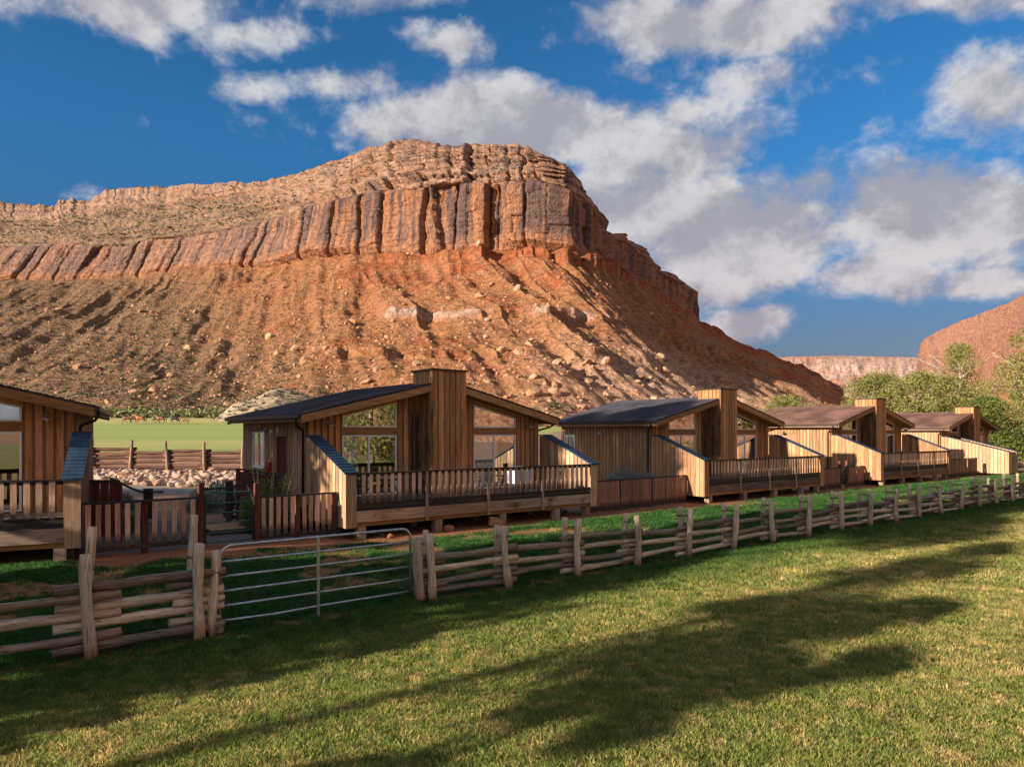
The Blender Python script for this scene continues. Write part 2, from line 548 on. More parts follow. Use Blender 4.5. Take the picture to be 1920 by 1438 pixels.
# ------------------------------------------------------------------ ground
AU = math.radians(38.5)                       # bearing of the cabin row
UX, UY = math.cos(AU), math.sin(AU)
def P1(t, s, o=(-4.98, 21.5)):                # cabin frame -> world
    return (o[0] + UX * t - UY * s, o[1] + UY * t + UX * s)
def ground(X, Y):
    X, Y = np.asarray(X, float), np.asarray(Y, float)
    qv = -UY * X + UX * Y
    t = UX * (X + 4.98) + UY * (Y - 21.5)
    w_ = sst(X, -14, 0)
    p = Y * (1 - w_) + qv * w_
    z = np.interp(p, [30, 34, 40, 44, 155, 250, 420, 1200], [0.0, .35, .55, .85, 5.0, 9.5, 12, 12])
    z = z + .15 * sst(qv, 13.5, 19) * sst(-t, -1, 3.5)
    z = z + .035 * fbm(X * .35, Y * .35, 0, 3, 5) * (1 + 0 * X)
    return z
def gz(x, y):
    return float(ground(np.array([x]), np.array([y]))[0])

FP0 = np.array([-6.28, 10.5]); AW = math.atan2(.613, .79)
WX, WY = math.cos(AW), math.sin(AW)
def fence_pt(k, off=0.0):
    return (FP0[0] + WX * k - WY * off, FP0[1] + WY * k + WX * off)

def axisgrid(lo, hi, fine, far):
    a = list(np.arange(lo, hi + 1e-6, fine))
    st, x = fine, hi
    while x < far:
        st *= 1.13; x += st; a.append(x)
    st, x = fine, lo
    b = []
    while x > -far:
        st *= 1.13; x -= st; b.append(x)
    return np.array(b[::-1] + a)
gx, gy = axisgrid(-30, 42, .16, 6000), axisgrid(3, 62, .16, 6000)
GX, GY = np.meshgrid(gx, gy)
GZ = ground(GX, GY)

def zones(X, Y):
    """returns colour and grass amount at ground points"""
    X, Y = np.asarray(X, float), np.asarray(Y, float)
    kf = WX * (X - FP0[0]) + WY * (Y - FP0[1])              # along fence
    of = -WY * (X - FP0[0]) + WX * (Y - FP0[1])             # behind fence
    t = UX * (X + 4.98) + UY * (Y - 21.5)
    s = -UY * (X + 4.98) + UX * (Y - 21.5)
    n1 = fbm(X * .9, Y * .9, 0, 4, 21); n2 = fbm(X * .22, Y * .22, 0, 3, 33); n3 = fbm(X * 3.1, Y * 3.1, 0, 3, 44)
    C = np.empty(X.shape + (3,))
    green, dry, emer = np.array([.13, .17, .04]), np.array([.42, .33, .15]), np.array([.05, .13, .035])
    red, gravel, pink = np.array([.30, .135, .075]), np.array([.27, .275, .29]), np.array([.42, .29, .215])
    front = of < .2
    d = np.clip(.40 + .2 * n1 + .25 * n2 + .3 * n3, 0, 1) * (1 - sst(of, -4.5, -1.0) * .75)
    C[:] = green + (dry - green) * d[..., None]
    back = sst(of + .2 * n3, -.2, .3)
    d2 = np.clip(.08 + .35 * n1, 0, 1)
    e = emer + (np.array([.16, .17, .05]) - emer) * d2[..., None]
    C = C * (1 - back[..., None]) + e * back[..., None]
    grass = np.ones(X.shape)
    def lay(mask, col):
        nonlocal C, grass
        mask = np.clip(mask, 0, 1)
        C = C * (1 - mask[..., None]) + col * mask[..., None]
        grass = grass * (1 - mask)
    # worn red soil along the fence line, less at the gate
    gate = sst(kf, 1.6, 2.6) * (1 - sst(kf, 4.6, 5.6))
    wdt = .46 + .30 * n1 + .08 * n3 - .30 * gate
    lay(.92 * (1 - sst(np.abs(of + .10), wdt * .55, wdt + .14)) * np.where(kf < 30, 1, .8) * (.72 + .3 * n3), red * .52)
    # soil apron in front of and under the decks, and the picket fences
    ap = (.95 + .5 * n1 + .4 * n2)
    lay((sst(s, -ap - .25, -ap + .15)) * sst(t, -7.6, -6.6) * (1 - sst(s, 3.4, 4.5)), red)
    lay(.8 * sst(n1 + n2 * .8, .28, .42) * sst(of, 1.0, 2.0) * (1 - sst(s, 0, 1)), red * 1.05)
    # yard between the left cabins: gravel court, pink drive, rip rap apron
    yard = sst(s, .6, 1.2) * (X < 60)
    lay(yard * (1 - sst(Y, 40, 45) * (X < -5)), pink * .8)
    lay(yard * (X < -4) * sst(Y, 18, 19) * (1 - sst(Y + .6 * n1, 24.0, 26)), gravel * .55)
    lay(yard * (X < -4) * sst(Y, 33.5, 34) * (1 - sst(Y + .4 * n1, 36, 36.5)), gravel)
    lay(sst(Y, 36.4, 36.9) * (1 - sst(Y, 43, 43.5)) * (X < -5), pink * 1.0)
    lay(sst(Y, 43, 43.6) * (1 - sst(Y + n1 * 1.5, 60.0, 67.0)) * (X < -5), np.array([.38, .22, .145]))
    # pasture
    pas = sst(Y + n1 * 1.5 + n3 * .8 - np.maximum(0, X + 5) * 6, 60.0, 67)
    pc = np.array([.30, .40, .13]) + (np.array([.50, .46, .20]) - np.array([.30, .40, .13])) * np.clip(.25 + .9 * fbm(X * .018, Y * .11, 0, 4, 8) + .9 * sst(Y, 150, 215) + .15 * n1, 0, 1)[..., None]
    far = sst(np.hypot(X, Y), 420, 900)
    C = C * (1 - pas[..., None]) + pc * pas[..., None]
    grass = grass * (1 - pas)
    wild = sst(Y + 14 * fbm(X * .02, Y * .02, 0, 3, 9), 205, 222)
    C = C * (1 - wild[..., None]) + np.array([.24, .20, .12]) * wild[..., None]
    C = C * (1 - far[..., None]) + np.array([.30, .20, .13]) * far[..., None]
    rt = sst(X + 6 * n2, 56, 66); C = C * (1 - rt[..., None]) + np.array([.34, .20, .12]) * rt[..., None]
    zid = np.zeros(X.shape, int)                                # 0 lawn 1 soil/yard 2 drive 3 pasture
    zid[(s > .7) & (t > -60)] = 1
    zid[(X < -4) & (Y > 33) & (Y < 36.6) & (s > .7)] = 2
    zid[pas > .5] = 3
    return C, grass, zid

GC, GG, GID = zones(GX, GY)

def groundmat():
    m, t = newmat('ground_cover')
    at = t.n('ShaderNodeAttribute', attribute_name='gcol')
    pos = t.n('ShaderNodeNewGeometry').outputs['Position']
    n1 = t.noise(pos, 18, 5, .7)
    n2 = t.noise(pos, 3.0, 4, .6)
    c = t.mix(t.ramp(n1, .25, .75), t.mix(1.0, at.outputs[0], (.45, .42, .40), 'MULTIPLY'), t.mix(1.0, at.outputs[0], (1.45, 1.42, 1.35), 'MULTIPLY'))
    c = t.mix(t.m('MULTIPLY', t.ramp(n2, .4, .7), .3), c, t.mix(1.0, at.outputs[0], (1.3, 1.1, .9), 'MULTIPLY'))
    t.out(t.bsdf(c, .95, t.bump(t.m('ADD', n1, n2), .9, .05), spec=.1))
    return m
GMAT = groundmat()
quads = gridfaces(len(gy), len(gx))
gv = np.stack([GX.ravel(), GY.ravel(), GZ.ravel()], 1)
fz = GID.ravel()[quads[:, 0]]
for zi, nm in enumerate(['lawn', 'dirt_ground', 'gravel_drive', 'pasture']):
    q = quads[fz == zi]
    used = np.unique(q)
    remap = np.zeros(len(gv), np.int64); remap[used] = np.arange(len(used))
    me = fastmesh(nm, gv[used], remap[q], True)
    setcol(me, 'gcol', GC.reshape(-1, 3)[used])
    tag(link(nm, me, GMAT), kind='structure')


# ------------------------------------------------------------------ mesas
def rockmat(name, bumpd=.8, fines=1.0):
    m, t = newmat(name)
    at = t.n('ShaderNodeAttribute', attribute_name='rcol').outputs[0]
    al = t.n('ShaderNodeAttribute', attribute_name='rmask')        # r: cliff, g: vegetation
    sp = t.n('ShaderNodeSeparateColor'); t.put(sp.inputs[0], al.outputs[0])
    pos = t.n('ShaderNodeNewGeometry').outputs['Position']
    n1 = t.noise(t.scale(pos, (1, 1, 1.6)), .22 * fines, 8, .72)
    n2 = t.noise(pos, 1.1 * fines, 4, .7)
    st = t.noise(t.scale(pos, (.25, .25, .015)), 1.0 * fines, 5, .65)
    c = t.mix(t.ramp(n1, .32, .68), t.mix(1.0, at, (.60, .55, .54), 'MULTIPLY'), t.mix(1.0, at, (1.30, 1.28, 1.24), 'MULTIPLY'))
    c = t.mix(t.m('MULTIPLY', t.ramp(st, .48, .62), t.m('MULTIPLY', sp.outputs[0], .55)), c, (.17, .11, .10))
    v = t.voro(pos, .30 * fines)
    dot = t.ramp(v.outputs['Distance'], .24, .34, 1.0, 0.0)
    clump = t.ramp(t.m('ADD', t.noise(pos, .035 * fines, 4, .6), t.m('MULTIPLY', sp.outputs[1], .5)), .58, .80)
    c = t.mix(t.m('MULTIPLY', t.m('MULTIPLY', dot, clump), .75), c, (.085, .085, .045))
    v2 = t.voro(pos, .55 * fines)
    c = t.mix(t.m('MULTIPLY', t.ramp(v2.outputs['Distance'], .1, .2, 1.0, 0.0), .35), c, t.mix(1.0, at, (1.7, 1.65, 1.5), 'MULTIPLY'))
    h = t.m('ADD', t.m('MULTIPLY', n1, 1.5), t.m('ADD', n2, t.m('MULTIPLY', v2.outputs['Distance'], .8)))
    t.out(t.bsdf(c, .95, t.bump(h, bumpd, 1.6 / fines), spec=.1))
    return m
ROCK = rockmat('mesa_rock')
ROCKFAR = rockmat('distant_rock', .5, .35)

S_ = np.array([(-400, 400), (-100, 388), (0, 380), (60, 384), (104, 388), (110, 375), (160, 375), (166, 375), (200, 358), (250, 350), (350, 348), (450, 342), (520, 334), (570, 322), (600, 311), (650, 293),
      (700, 277), (740, 264), (780, 262), (830, 273), (868, 276), (872, 270), (900, 271), (962, 273), (970, 270), (988, 275), (1000, 282), (1040, 295), (1080, 313), (1100, 330), (1108, 334), (1125, 362), (1135, 366), (1150, 398), (1160, 405), (1163, 434),
      (1170, 435), (1188, 436), (1200, 446), (1225, 462), (1245, 485), (1252, 506), (1275, 512), (1300, 530), (1306, 540), (1309, 560), (1311.5, 602), (1345, 622), (1400, 648), (1450, 668), (1500, 690), (1536, 710), (1545, 722), (1580, 745), (1640, 775), (1800, 800)], float)
T_ = np.array([(-400, 480), (0, 464), (50, 463), (133, 457), (233, 463), (283, 450), (367, 445), (433, 430), (550, 402), (600, 386), (650, 374), (716, 359), (793, 356), (839, 348), (885, 344), (966, 344), (1020, 344), (1062, 356), (1100, 366), (1120, 380), (1150, 408),
      (1163, 440), (1200, 452), (1250, 508), (1300, 536), (1308, 562), (1312, 603)], float)
B_ = np.array([(-400, 540), (0, 527), (133, 526), (233, 522), (300, 512), (400, 503), (500, 502), (533, 496), (567, 485), (640, 478), (716, 478), (766, 486), (870, 478), (947, 470), (1024, 470), (1089, 486), (1159, 502), (1217, 533), (1274, 579), (1312, 604)], float)
def wallY(px):
    """ground plan of the cliff line: left wall, nose, right flank going away"""
    plan = np.array([(-1100, 780), (-760, 760), (-505, 690), (-300, 640), (-150, 560), (-60, 512), (36, 482), (60, 504), (112, 612), (170, 712), (210, 800), (290, 890), (440, 1040)], float)
    m_ = (px - 960) / F
    pm = plan[:, 0] / plan[:, 1]
    return np.interp(m_, pm, plan[:, 1])
cols = np.concatenate([np.arange(-380, -20, 4.0), np.arange(-20, 1700, 1.45)])
nc = len(cols)
Sy = np.interp(cols, S_[:, 0], S_[:, 1]); Ty = np.interp(cols, T_[:, 0], T_[:, 1]); By = np.interp(cols, B_[:, 0], B_[:, 1])
jit = 2.2 * vnoise(cols / 9, 0, 0, 3) + 1.6 * np.round(1.5 * vnoise(cols / 15, 0, 0, 4)) + .8 * vnoise(cols / 3.3, 0, 0, 5)
Sy = Sy + jit * np.interp(cols, [1080, 1170, 1300, 1301], [1, .45, .45, 0])
Ty = np.maximum(Ty, Sy + 1.5); By = np.maximum(By + 2.5 * vnoise(cols / 22, 0, 0, 6), Ty + 1.0)
flat = cols > 1312
Ty = np.where(flat, Sy + .8, Ty); By = np.where(flat, Sy + 1.6, By)
Dw = wallY(cols)
mcol = (cols - 960) / F
foot = np.interp(cols, [-400, 0, 400, 600, 800, 1000, 1200, 1400, 1560, 1700], [235, 235, 222, 205, 190, 185, 200, 240, 320, 420])
zfoot = ground(mcol * foot, foot) - 2.5
def zof(y, Y): return CAMZ + Y * (HZ - y) / F
n1r, n2r, n3r = 250, 120, 90
rowsY, rowsZ, kind_, sfrac = [], [], [], []
zb = zof(By, Dw)
for i in range(n1r):                                   # talus
    s = i / n1r
    Y = foot + (Dw - foot) * s
    rowsY.append(Y); rowsZ.append(zfoot + (zb - zfoot) * (.12 * s + .88 * s ** 1.28)); kind_.append(0); sfrac.append(s)
D2 = Dw + 9
zt = zof(Ty, D2)
for i in range(n2r):                                   # great wall
    s = i / n2r
    rowsY.append(Dw + 9 * s); rowsZ.append(zb + (zt - zb) * s); kind_.append(1); sfrac.append(s)
setb = np.interp(cols, [0, 300, 700, 1000, 1100, 1165, 1312], [150, 140, 85, 60, 30, 8, 3])
D3 = D2 + setb
zs = zof(Sy, D3)
for i in range(n3r + 1):                               # stepped upper tier to the skyline
    s = i / n3r
    rowsY.append(D2 + setb * s ** 1.15); rowsZ.append(zt + (zs - zt) * s); kind_.append(2); sfrac.append(s)
for k_ in (1, 2, 3):
    rowsY.append(D3 + 60 * k_); rowsZ.append(zs - (2 + 14 * (k_ - 1) ** 2) * 1.0); kind_.append(3); sfrac.append(1.0)
RY, RZ = np.array(rowsY), np.array(rowsZ)
KD, SF = np.array(kind_)[:, None] + 0 * RY, np.array(sfrac)[:, None] + 0 * RY
RX = RY * mcol[None, :]
PXc = cols[None, :] + 0 * RY
# wall normal per column, smoothed
tx, ty = np.gradient(Dw * mcol), np.gradient(Dw)
L_ = np.hypot(tx, ty); nx, ny = ty / L_, -tx / L_
kern = np.hanning(41); kern /= kern.sum()
nx, ny = [np.convolve(np.pad(a, 20, mode='edge'), kern, 'valid') for a in (nx, ny)]
arc = np.concatenate([[0], np.cumsum(np.hypot(np.diff(Dw * mcol), np.diff(Dw)))])[None, :] + 0 * RY
# --- cliff fluting: pillars of random width with cracks between
r2 = np.random.default_rng(5)
def pillars(c, wmin, wmax, seed):
    rr = np.random.default_rng(seed)
    e = np.cumsum(rr.uniform(wmin, wmax, 900)); off = rr.uniform(-1, 1, 901)
    i = np.searchsorted(e, c) ; i = np.clip(i, 1, 899)
    a, b = e[i - 1], e[i]
    u = (c - a) / (b - a)
    return off[i], u, (b - a)
slant = np.interp(PXc, [0, 500, 700, 1000], [.9, .55, .08, 0])
hgt = (RZ - zb[None, :])
cc = arc + (-slant) * hgt + 1.6 * fbm(arc / 9, RZ / 16, 0, 3, 50)
isC = (KD == 1)
o1, u1, w1 = pillars(cc + 9 * fbm(arc / 45, 0, 0, 2, 51), 6, 34, 1)
o4, u4, w4 = pillars(cc * .8 + 10 * fbm(arc / 70, RZ / 90, 0, 2, 52), 34, 95, 6)
o2, u2, w2 = pillars(cc + 3 * fbm(arc / 30, RZ / 30, 0, 2, 77), 3, 9, 2)
ampP = np.interp(PXc, [0, 450, 700, 900, 1000, 1312], [2.2, 2.6, 4.2, 6.0, 7.0, 2.6])
prof = 1 - (2 * u1 - 1) ** 10
prof2 = 1 - (2 * u2 - 1) ** 8
blk = vnoise(np.floor(cc / 9) * 3.7, np.floor(RZ / 13 + 3 * vnoise(np.floor(cc / 9) * 1.3, 0, 0, 19)) * 2.9, 0, 18)
flute = o1 * ampP + prof * ampP * .9 + (o2 * 1.0 + prof2 * .7 + 1.6 * blk) * (.35 + .1 * ampP) + o4 * ampP * .9
crackd = np.clip(1 - np.minimum(u1, 1 - u1) * w1 / 1.3, 0, 1) * (ampP * 1.2 + 3.0) * sst(vnoise(np.floor(cc / 11), RZ / 45, 0, 61), -.1, .15)
ledge = .8 * np.floor(3 * fbm(arc / 90, RZ / 7, 0, 3, 12)) / 1.5
wallD = flute - crackd + ledge + .6 * fbm(arc / 4, RZ / 5, 0, 4, 13)
edge = np.clip(np.minimum(SF, 1 - SF) * 12, 0, 1)
# upper tier: strata benches
str_ = fbm(arc / 240, RZ / 6.5, 0, 3, 14)
o3, u3, w3 = pillars(arc + 4 * fbm(arc / 14, RZ / 10, 0, 3, 15), 7, 26, 4)
upA = np.interp(PXc, [0, 500, 680, 760, 1040, 1120], [.62, .62, .85, 1.0, 1.0, .4])
beds = np.mod(RZ / 4.6 + .8 * fbm(arc / 200, 0, 0, 2, 17), 1.0)
upD = upA * (6.5 * np.round(str_ * 3) / 2 + (1 - (2 * u3 - 1) ** 8) * 2.2 + o3 * 4.6 * sst(PXc, 600, 760) - 4.5 * np.clip(1 - np.minimum(u3, 1 - u3) * w3 / 1.6, 0, 1) * sst(vnoise(np.floor(arc / 17), RZ / 20, 0, 63), -.1, .2) * sst(PXc, 560, 700) + 1.2 * fbm(arc / 7, RZ / 4, 0, 4, 16)) + 1.1 * beds
fadeU = np.clip((1 - SF) * 6, 0, 1)
disp = np.where(KD == 1, wallD * edge + (1 - edge) * wallD * .5, 0) + np.where(KD == 2, upD * fadeU, 0)
thin = np.clip((By - Ty)[None, :] / 25.0, 0, 1)
disp = disp * thin - np.interp(PXc, [1020, 1100, 1160, 1300, 1312], [0, 9, 14, 9, 0]) * np.where(KD == 0, 0, 1) * np.where(KD == 1, np.clip(SF * 4, 0, 1), 1)
# --- talus: gullies running down slope, benches, blocks
X0, Y0 = RX, RY
cL = X0 + .27 * Y0 - .27 * 640
phi = np.arctan2(np.maximum(X0, 0), np.maximum(660 - Y0, 20)) * 330
cg = np.where(X0 < 0, cL, phi + .27 * Y0 - .27 * 640)
warpg = 7 * fbm(X0 / 60, Y0 / 60, 0, 3, 70)
g1 = 1 - 2 * np.abs(fbm((cg + warpg) / 46, Y0 / 420, 0, 2, 71))
g2 = 1 - 2 * np.abs(fbm((cg + warpg) / 17, Y0 / 190, 0, 3, 72))
g3 = fbm(X0 / 7, Y0 / 7, 0, 4, 73)
g4 = fbm(X0 / 38, Y0 / 38, 0, 3, 74)
env = np.clip(SF * 5, 0, 1) * np.clip((1.02 - SF) * 12, 0, 1)
lowfade = 1 - .35 * np.clip((650 - cols[None, :]) / 300, 0, 1) * (1 - SF)
tz = ((9.5 - 4.5 * sst(PXc, 900, 1200)) * (g1 - .4) * (.35 + .65 * (1 - SF)) + 4.2 * (g2 - .4) + 1.7 * g3 + 4.0 * g4) * env * lowfade
# foothills at the toe
tz += 5.5 * np.clip(fbm(X0 / 30, Y0 / 30, 0, 3, 79) + .15, 0, 1) * np.clip(SF * 9, 0, 1) * np.clip(1 - SF * 3.2, 0, 1)
zl = RZ + tz
def step(zk, A, decay, mask, seed):
    zz = zk + 3.5 * fbm(arc / 90, 0, 0, 2, seed)
    d_ = zl - zz
    return A * mask * sst(d_, 0, 1.6) * np.clip(1 - d_ / decay, 0, 1) * (.55 + .9 * np.clip(.5 + fbm(arc / 26, zl / 40, 0, 3, seed + 1), 0, 1))
m1 = sst(PXc, 640, 760) ; m2 = sst(PXc, 700, 740) * (1 - .55 * sst(PXc, 1080, 1200))
talusD = (step(zb[None, :] - 11, 7.5, 22, m1, 80) + step(60, 4.5, 30, m2, 84) + step(33, 2.2, 26, sst(PXc, 560, 640), 88)
          + step(62, 6.0, 25, sst(PXc, 1210, 1260), 90))
isT = (KD == 0)
Zf = RZ + np.where(isT, tz + talusD * env, 0)
Xf = RX + nx[None, :] * disp
Yf_ = RY + ny[None, :] * disp
Zf = Zf + np.where(KD == 2, .8 * fbm(arc / 6, RY / 6, 0, 3, 91) * fadeU * thin, 0)
# --- colours
C = np.zeros(RX.shape + (3,))
cream, pinkr, orange, redr, var_, tal, talL, white_ = [np.array(a) for a in
    ((.375, .245, .175), (.315, .175, .118), (.36, .17, .090), (.31, .10, .045), (.10, .075, .08), (.345, .16, .078), (.205, .135, .085), (.44, .34, .30))]
nA = fbm(arc / 30, RZ / 18, 0, 4, 101); nB = fbm(cc / 7, RZ / 70, 0, 4, 102); nCc = fbm(X0 / 26, Y0 / 26, 0, 4, 103)
mixf = lambda a, b, f: a * (1 - np.clip(f, 0, 1)[..., None]) + b * np.clip(f, 0, 1)[..., None]
cw = mixf(mixf(pinkr + 0 * C, orange + 0 * C, .55 + nA), var_ + 0 * C, sst(nB + .25 * nA + .15 * o1 + .16 * (1 - sst(PXc, 450, 700)), -.02, .24) * .85 * sst(SF, .05, .3))
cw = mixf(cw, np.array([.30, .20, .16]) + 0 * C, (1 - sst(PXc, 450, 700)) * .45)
cw = mixf(cw, orange * 1.05 + 0 * C, sst(1 - SF, .72, .95) * .7)
cu = mixf(mixf(pinkr + 0 * C, cream + 0 * C, .5 + nA * .9 + .4 * sst(-PXc, -600, -200)), var_ * 1.2 + 0 * C, sst(fbm(arc / 12, RZ / 9, 0, 4, 104), .22, .42) * .6)
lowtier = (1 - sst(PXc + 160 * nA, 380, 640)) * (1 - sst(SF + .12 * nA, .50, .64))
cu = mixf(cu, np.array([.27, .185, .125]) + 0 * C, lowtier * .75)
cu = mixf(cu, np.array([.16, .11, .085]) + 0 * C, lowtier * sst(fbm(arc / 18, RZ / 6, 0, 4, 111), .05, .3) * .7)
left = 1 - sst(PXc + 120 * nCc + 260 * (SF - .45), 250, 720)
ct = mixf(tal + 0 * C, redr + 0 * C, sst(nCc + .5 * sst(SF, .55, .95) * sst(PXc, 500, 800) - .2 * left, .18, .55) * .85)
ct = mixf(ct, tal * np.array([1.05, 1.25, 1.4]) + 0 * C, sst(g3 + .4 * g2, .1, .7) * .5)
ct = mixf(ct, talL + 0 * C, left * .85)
ct = mixf(ct, np.array([.50, .34, .245]) + 0 * C, sst(PXc, 850, 1250) * sst(1 - SF, .45, .8) * .75)
stp = step(60, 1, 4.0, m2, 84) + step(62, 1, 4, sst(PXc, 1210, 1260), 90) * .3
ct = mixf(ct, white_ + 0 * C, np.clip(stp * 1.6, 0, 1) * sst(fbm(arc / 25, 0, 0, 2, 55), -.3, .1) * (1 - sst(PXc, 1100, 1200) * .8))
ct = mixf(ct, redr * .9 + 0 * C, np.clip(step(zb[None, :] - 11, 1, 5.0, m1, 80), 0, 1))
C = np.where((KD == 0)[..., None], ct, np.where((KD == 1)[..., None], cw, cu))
mask = np.zeros(RX.shape + (3,))
mask[..., 0] = np.where(KD == 1, 1, np.where(KD == 2, .35, 0))
mask[..., 1] = np.where(KD == 0, .25 + .55 * left, np.where(KD == 2, .1 + .75 * lowtier, -1.0))
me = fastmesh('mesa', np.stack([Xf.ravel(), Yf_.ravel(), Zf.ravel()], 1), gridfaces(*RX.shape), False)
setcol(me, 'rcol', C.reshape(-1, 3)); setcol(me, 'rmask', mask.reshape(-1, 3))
mesa = tag(link('mesa', me, ROCK), kind='structure')
TAL = (Xf[:n1r], Yf_[:n1r], Zf[:n1r], PXc[:n1r], SF[:n1r], left[:n1r], C[:n1r])


def ridge(name, az, rowsfun, mat, seed, colfun):
    """polar terrain round the camera: az degrees from +Y, rowsfun(az)-> list of (distance, height) rows"""
    R, Z = rowsfun(az)
    A = np.radians(az)[None, :] + 0 * R
    X, Y = R * np.sin(A), R * np.cos(A)
    X, Y, Z, col, mk = colfun(X, Y, Z, R, A, seed)
    me = fastmesh(name, np.stack([X.ravel(), Y.ravel(), Z.ravel()], 1), gridfaces(*X.shape), False)
    setcol(me, 'rcol', col.reshape(-1, 3)); setcol(me, 'rmask', mk.reshape(-1, 3))
    return tag(link(name, me, mat), kind='structure')


# right-hand sandstone dome, running on out of the frame to the right
azr = np.concatenate([np.linspace(29.62, 37, 330), np.linspace(37.1, 150, 420)])
def rows_right(az):
    pxv = 960 + F * np.tan(np.radians(np.minimum(az, 44)))
    sy = np.interp(pxv, [1715, 1721, 1726, 1735, 1750, 1765, 1800, 1850, 1880, 1920, 2100, 2400], [745, 668, 645, 634, 625, 618, 602, 583, 572, 552, 500, 470])
    dist = np.interp(az, [29, 30, 36, 60, 150], [1500, 1300, 900, 360, 330])
    top = np.where(az < 44, CAMZ + dist * np.cos(np.radians(az)) * (HZ - sy) / F, 0)
    t44 = CAMZ + np.interp(44, [29, 30, 36, 60, 150], [1500, 1300, 900, 360, 330]) * np.cos(np.radians(44)) * (HZ - 470) / F
    top = np.where(az >= 44, np.interp(az, [44, 70, 100, 150], [t44, 170, 190, 150]) + 8 * vnoise(az / 3, 0, 0, 9), top)
    R, Z = [], []
    for i in range(150):
        s = i / 149
        # talus to 45% of the height, wall, rounded top
        h = np.interp(s, [0, .45, .50, .78, 1], [0, .34, .44, .80, 1.0])
        r = np.interp(s, [0, .45, .50, .78, 1], [.60, .93, .945, .965, 1.0])
        R.append(dist * r); Z.append(-2 + (top + 2) * h)
    for k_ in (1, 2):
        R.append(dist * (1 + .12 * k_)); Z.append(top * (1 - .1 * k_))
    return np.array(R), np.array(Z)
def col_right(X, Y, Z, R, A, seed):
    arc_ = np.degrees(A) * 14
    d = 3 * fbm(arc_ / 30, Z / 60, 0, 4, seed) + 3.0 * np.mod(Z / 11 + .02 * arc_ + fbm(arc_ / 60, 0, 0, 2, seed + 1), 1) + 6 * fbm(X / 40, Y / 40, Z / 25, 4, seed + 3)
    fr = np.ones(X.shape); fr[-6:] = 0; fr[:, :2] = 0
    k = (R - d * fr * .9) / R
    n_ = fbm(arc_ / 20, Z / 22, 0, 4, seed + 2)
    c = mixf(np.array([.45, .235, .165]) + np.zeros(X.shape + (3,)), np.array([.25, .15, .15]) + np.zeros(X.shape + (3,)), sst(fbm(arc_ / 9, Z / 60, 0, 3, seed + 5) + n_ * .4, .15, .5) * .5)
    row = np.linspace(0, 1, X.shape[0])[:, None] + 0 * X
    c = mixf(c, np.array([.50, .26, .15]) + 0 * c, (row < .45) * 1.0)
    mk = np.zeros(X.shape + (3,)); mk[..., 0] = .25 * (row > .45); mk[..., 1] = np.where(row < .45, .35, .1)
    return X * k, Y * k, Z + 1.5 * fbm(X / 20, Y / 20, 0, 3, seed + 8), c, mk
ridge('sandstone_dome', azr, rows_right, ROCK, 200, col_right)

# far tableland closing the valley
azf = np.linspace(18.5, 31.5, 420)
def rows_far(az):
    pxv = 960 + F * np.tan(np.radians(az))
    sy = np.interp(pxv, [1400, 1480, 1560, 1640, 1700, 1760], [672, 669, 667, 668, 670, 672]) + .5 * vnoise(pxv / 7, 0, 0, 2)
    dist = np.full(az.shape, 3200.0)
    top = CAMZ + dist * np.cos(np.radians(az)) * (HZ - sy) / F
    R, Z = [], []
    for i in range(110):
        s = i / 109
        h = np.interp(s, [0, .30, .40, .60, .68, .80, .90, 1], [0, .30, .40, .60, .68, .84, .93, 1.0])
        R.append(dist * (.70 + .30 * s)); Z.append(top * h)
    R.append(dist * 1.2); Z.append(top * .98)
    return np.array(R), np.array(Z)
def col_far(X, Y, Z, R, A, seed):
    a = np.degrees(A) * 55
    d = 26 * fbm(a / 22, Z / 60, 0, 4, seed) * (1 - sst(np.linspace(0, 1, X.shape[0])[:, None] + 0 * X, .9, 1))
    k = (R - d) / R
    n_ = fbm(a / 30, Z / 35, 0, 4, seed + 2)
    c = mixf(np.array([.50, .34, .28]) + np.zeros(X.shape + (3,)), np.array([.34, .25, .18]) + np.zeros(X.shape + (3,)), sst(n_, -.1, .4) * .8)
    c = mixf(c, np.array([.44, .22, .17]) + 0 * c, sst(fbm(a / 90, Z / 28, 0, 2, seed + 4), .1, .4) * .6)
    mk = np.zeros(X.shape + (3,)); mk[..., 0] = .3; mk[..., 1] = .3
    return X * k, Y * k, Z, c, mk
ridge('distant_tableland', azf, rows_far, ROCKFAR, 300, col_far)

# small dark pinnacle butte at the mouth of the side canyon
azb = np.linspace(22.6, 25.1, 120)
def rows_butte(az):
    pxv = 960 + F * np.tan(np.radians(az))
    sy = np.interp(pxv, [1505, 1520, 1538, 1552, 1560, 1570, 1576, 1580, 1584], [760, 722, 716, 712, 711, 713, 711, 716, 760]) + 1.2 * vnoise(pxv / 2.2, 0, 0, 2)
    dist = np.full(az.shape, 1100.0)
    top = CAMZ + dist * np.cos(np.radians(az)) * (HZ - sy) / F
    R, Z = [], []
    for i in range(50):
        s = i / 49
        R.append(dist * (.90 + .10 * min(1, s * 2) ** .6)); Z.append(top * np.interp(s, [0, .4, 1], [0, .55, 1]))
    R.append(dist * 1.06); Z.append(top * .4)
    return np.array(R), np.array(Z)
ridge('pinnacle_butte', azb, rows_butte, ROCK, 400, col_right)


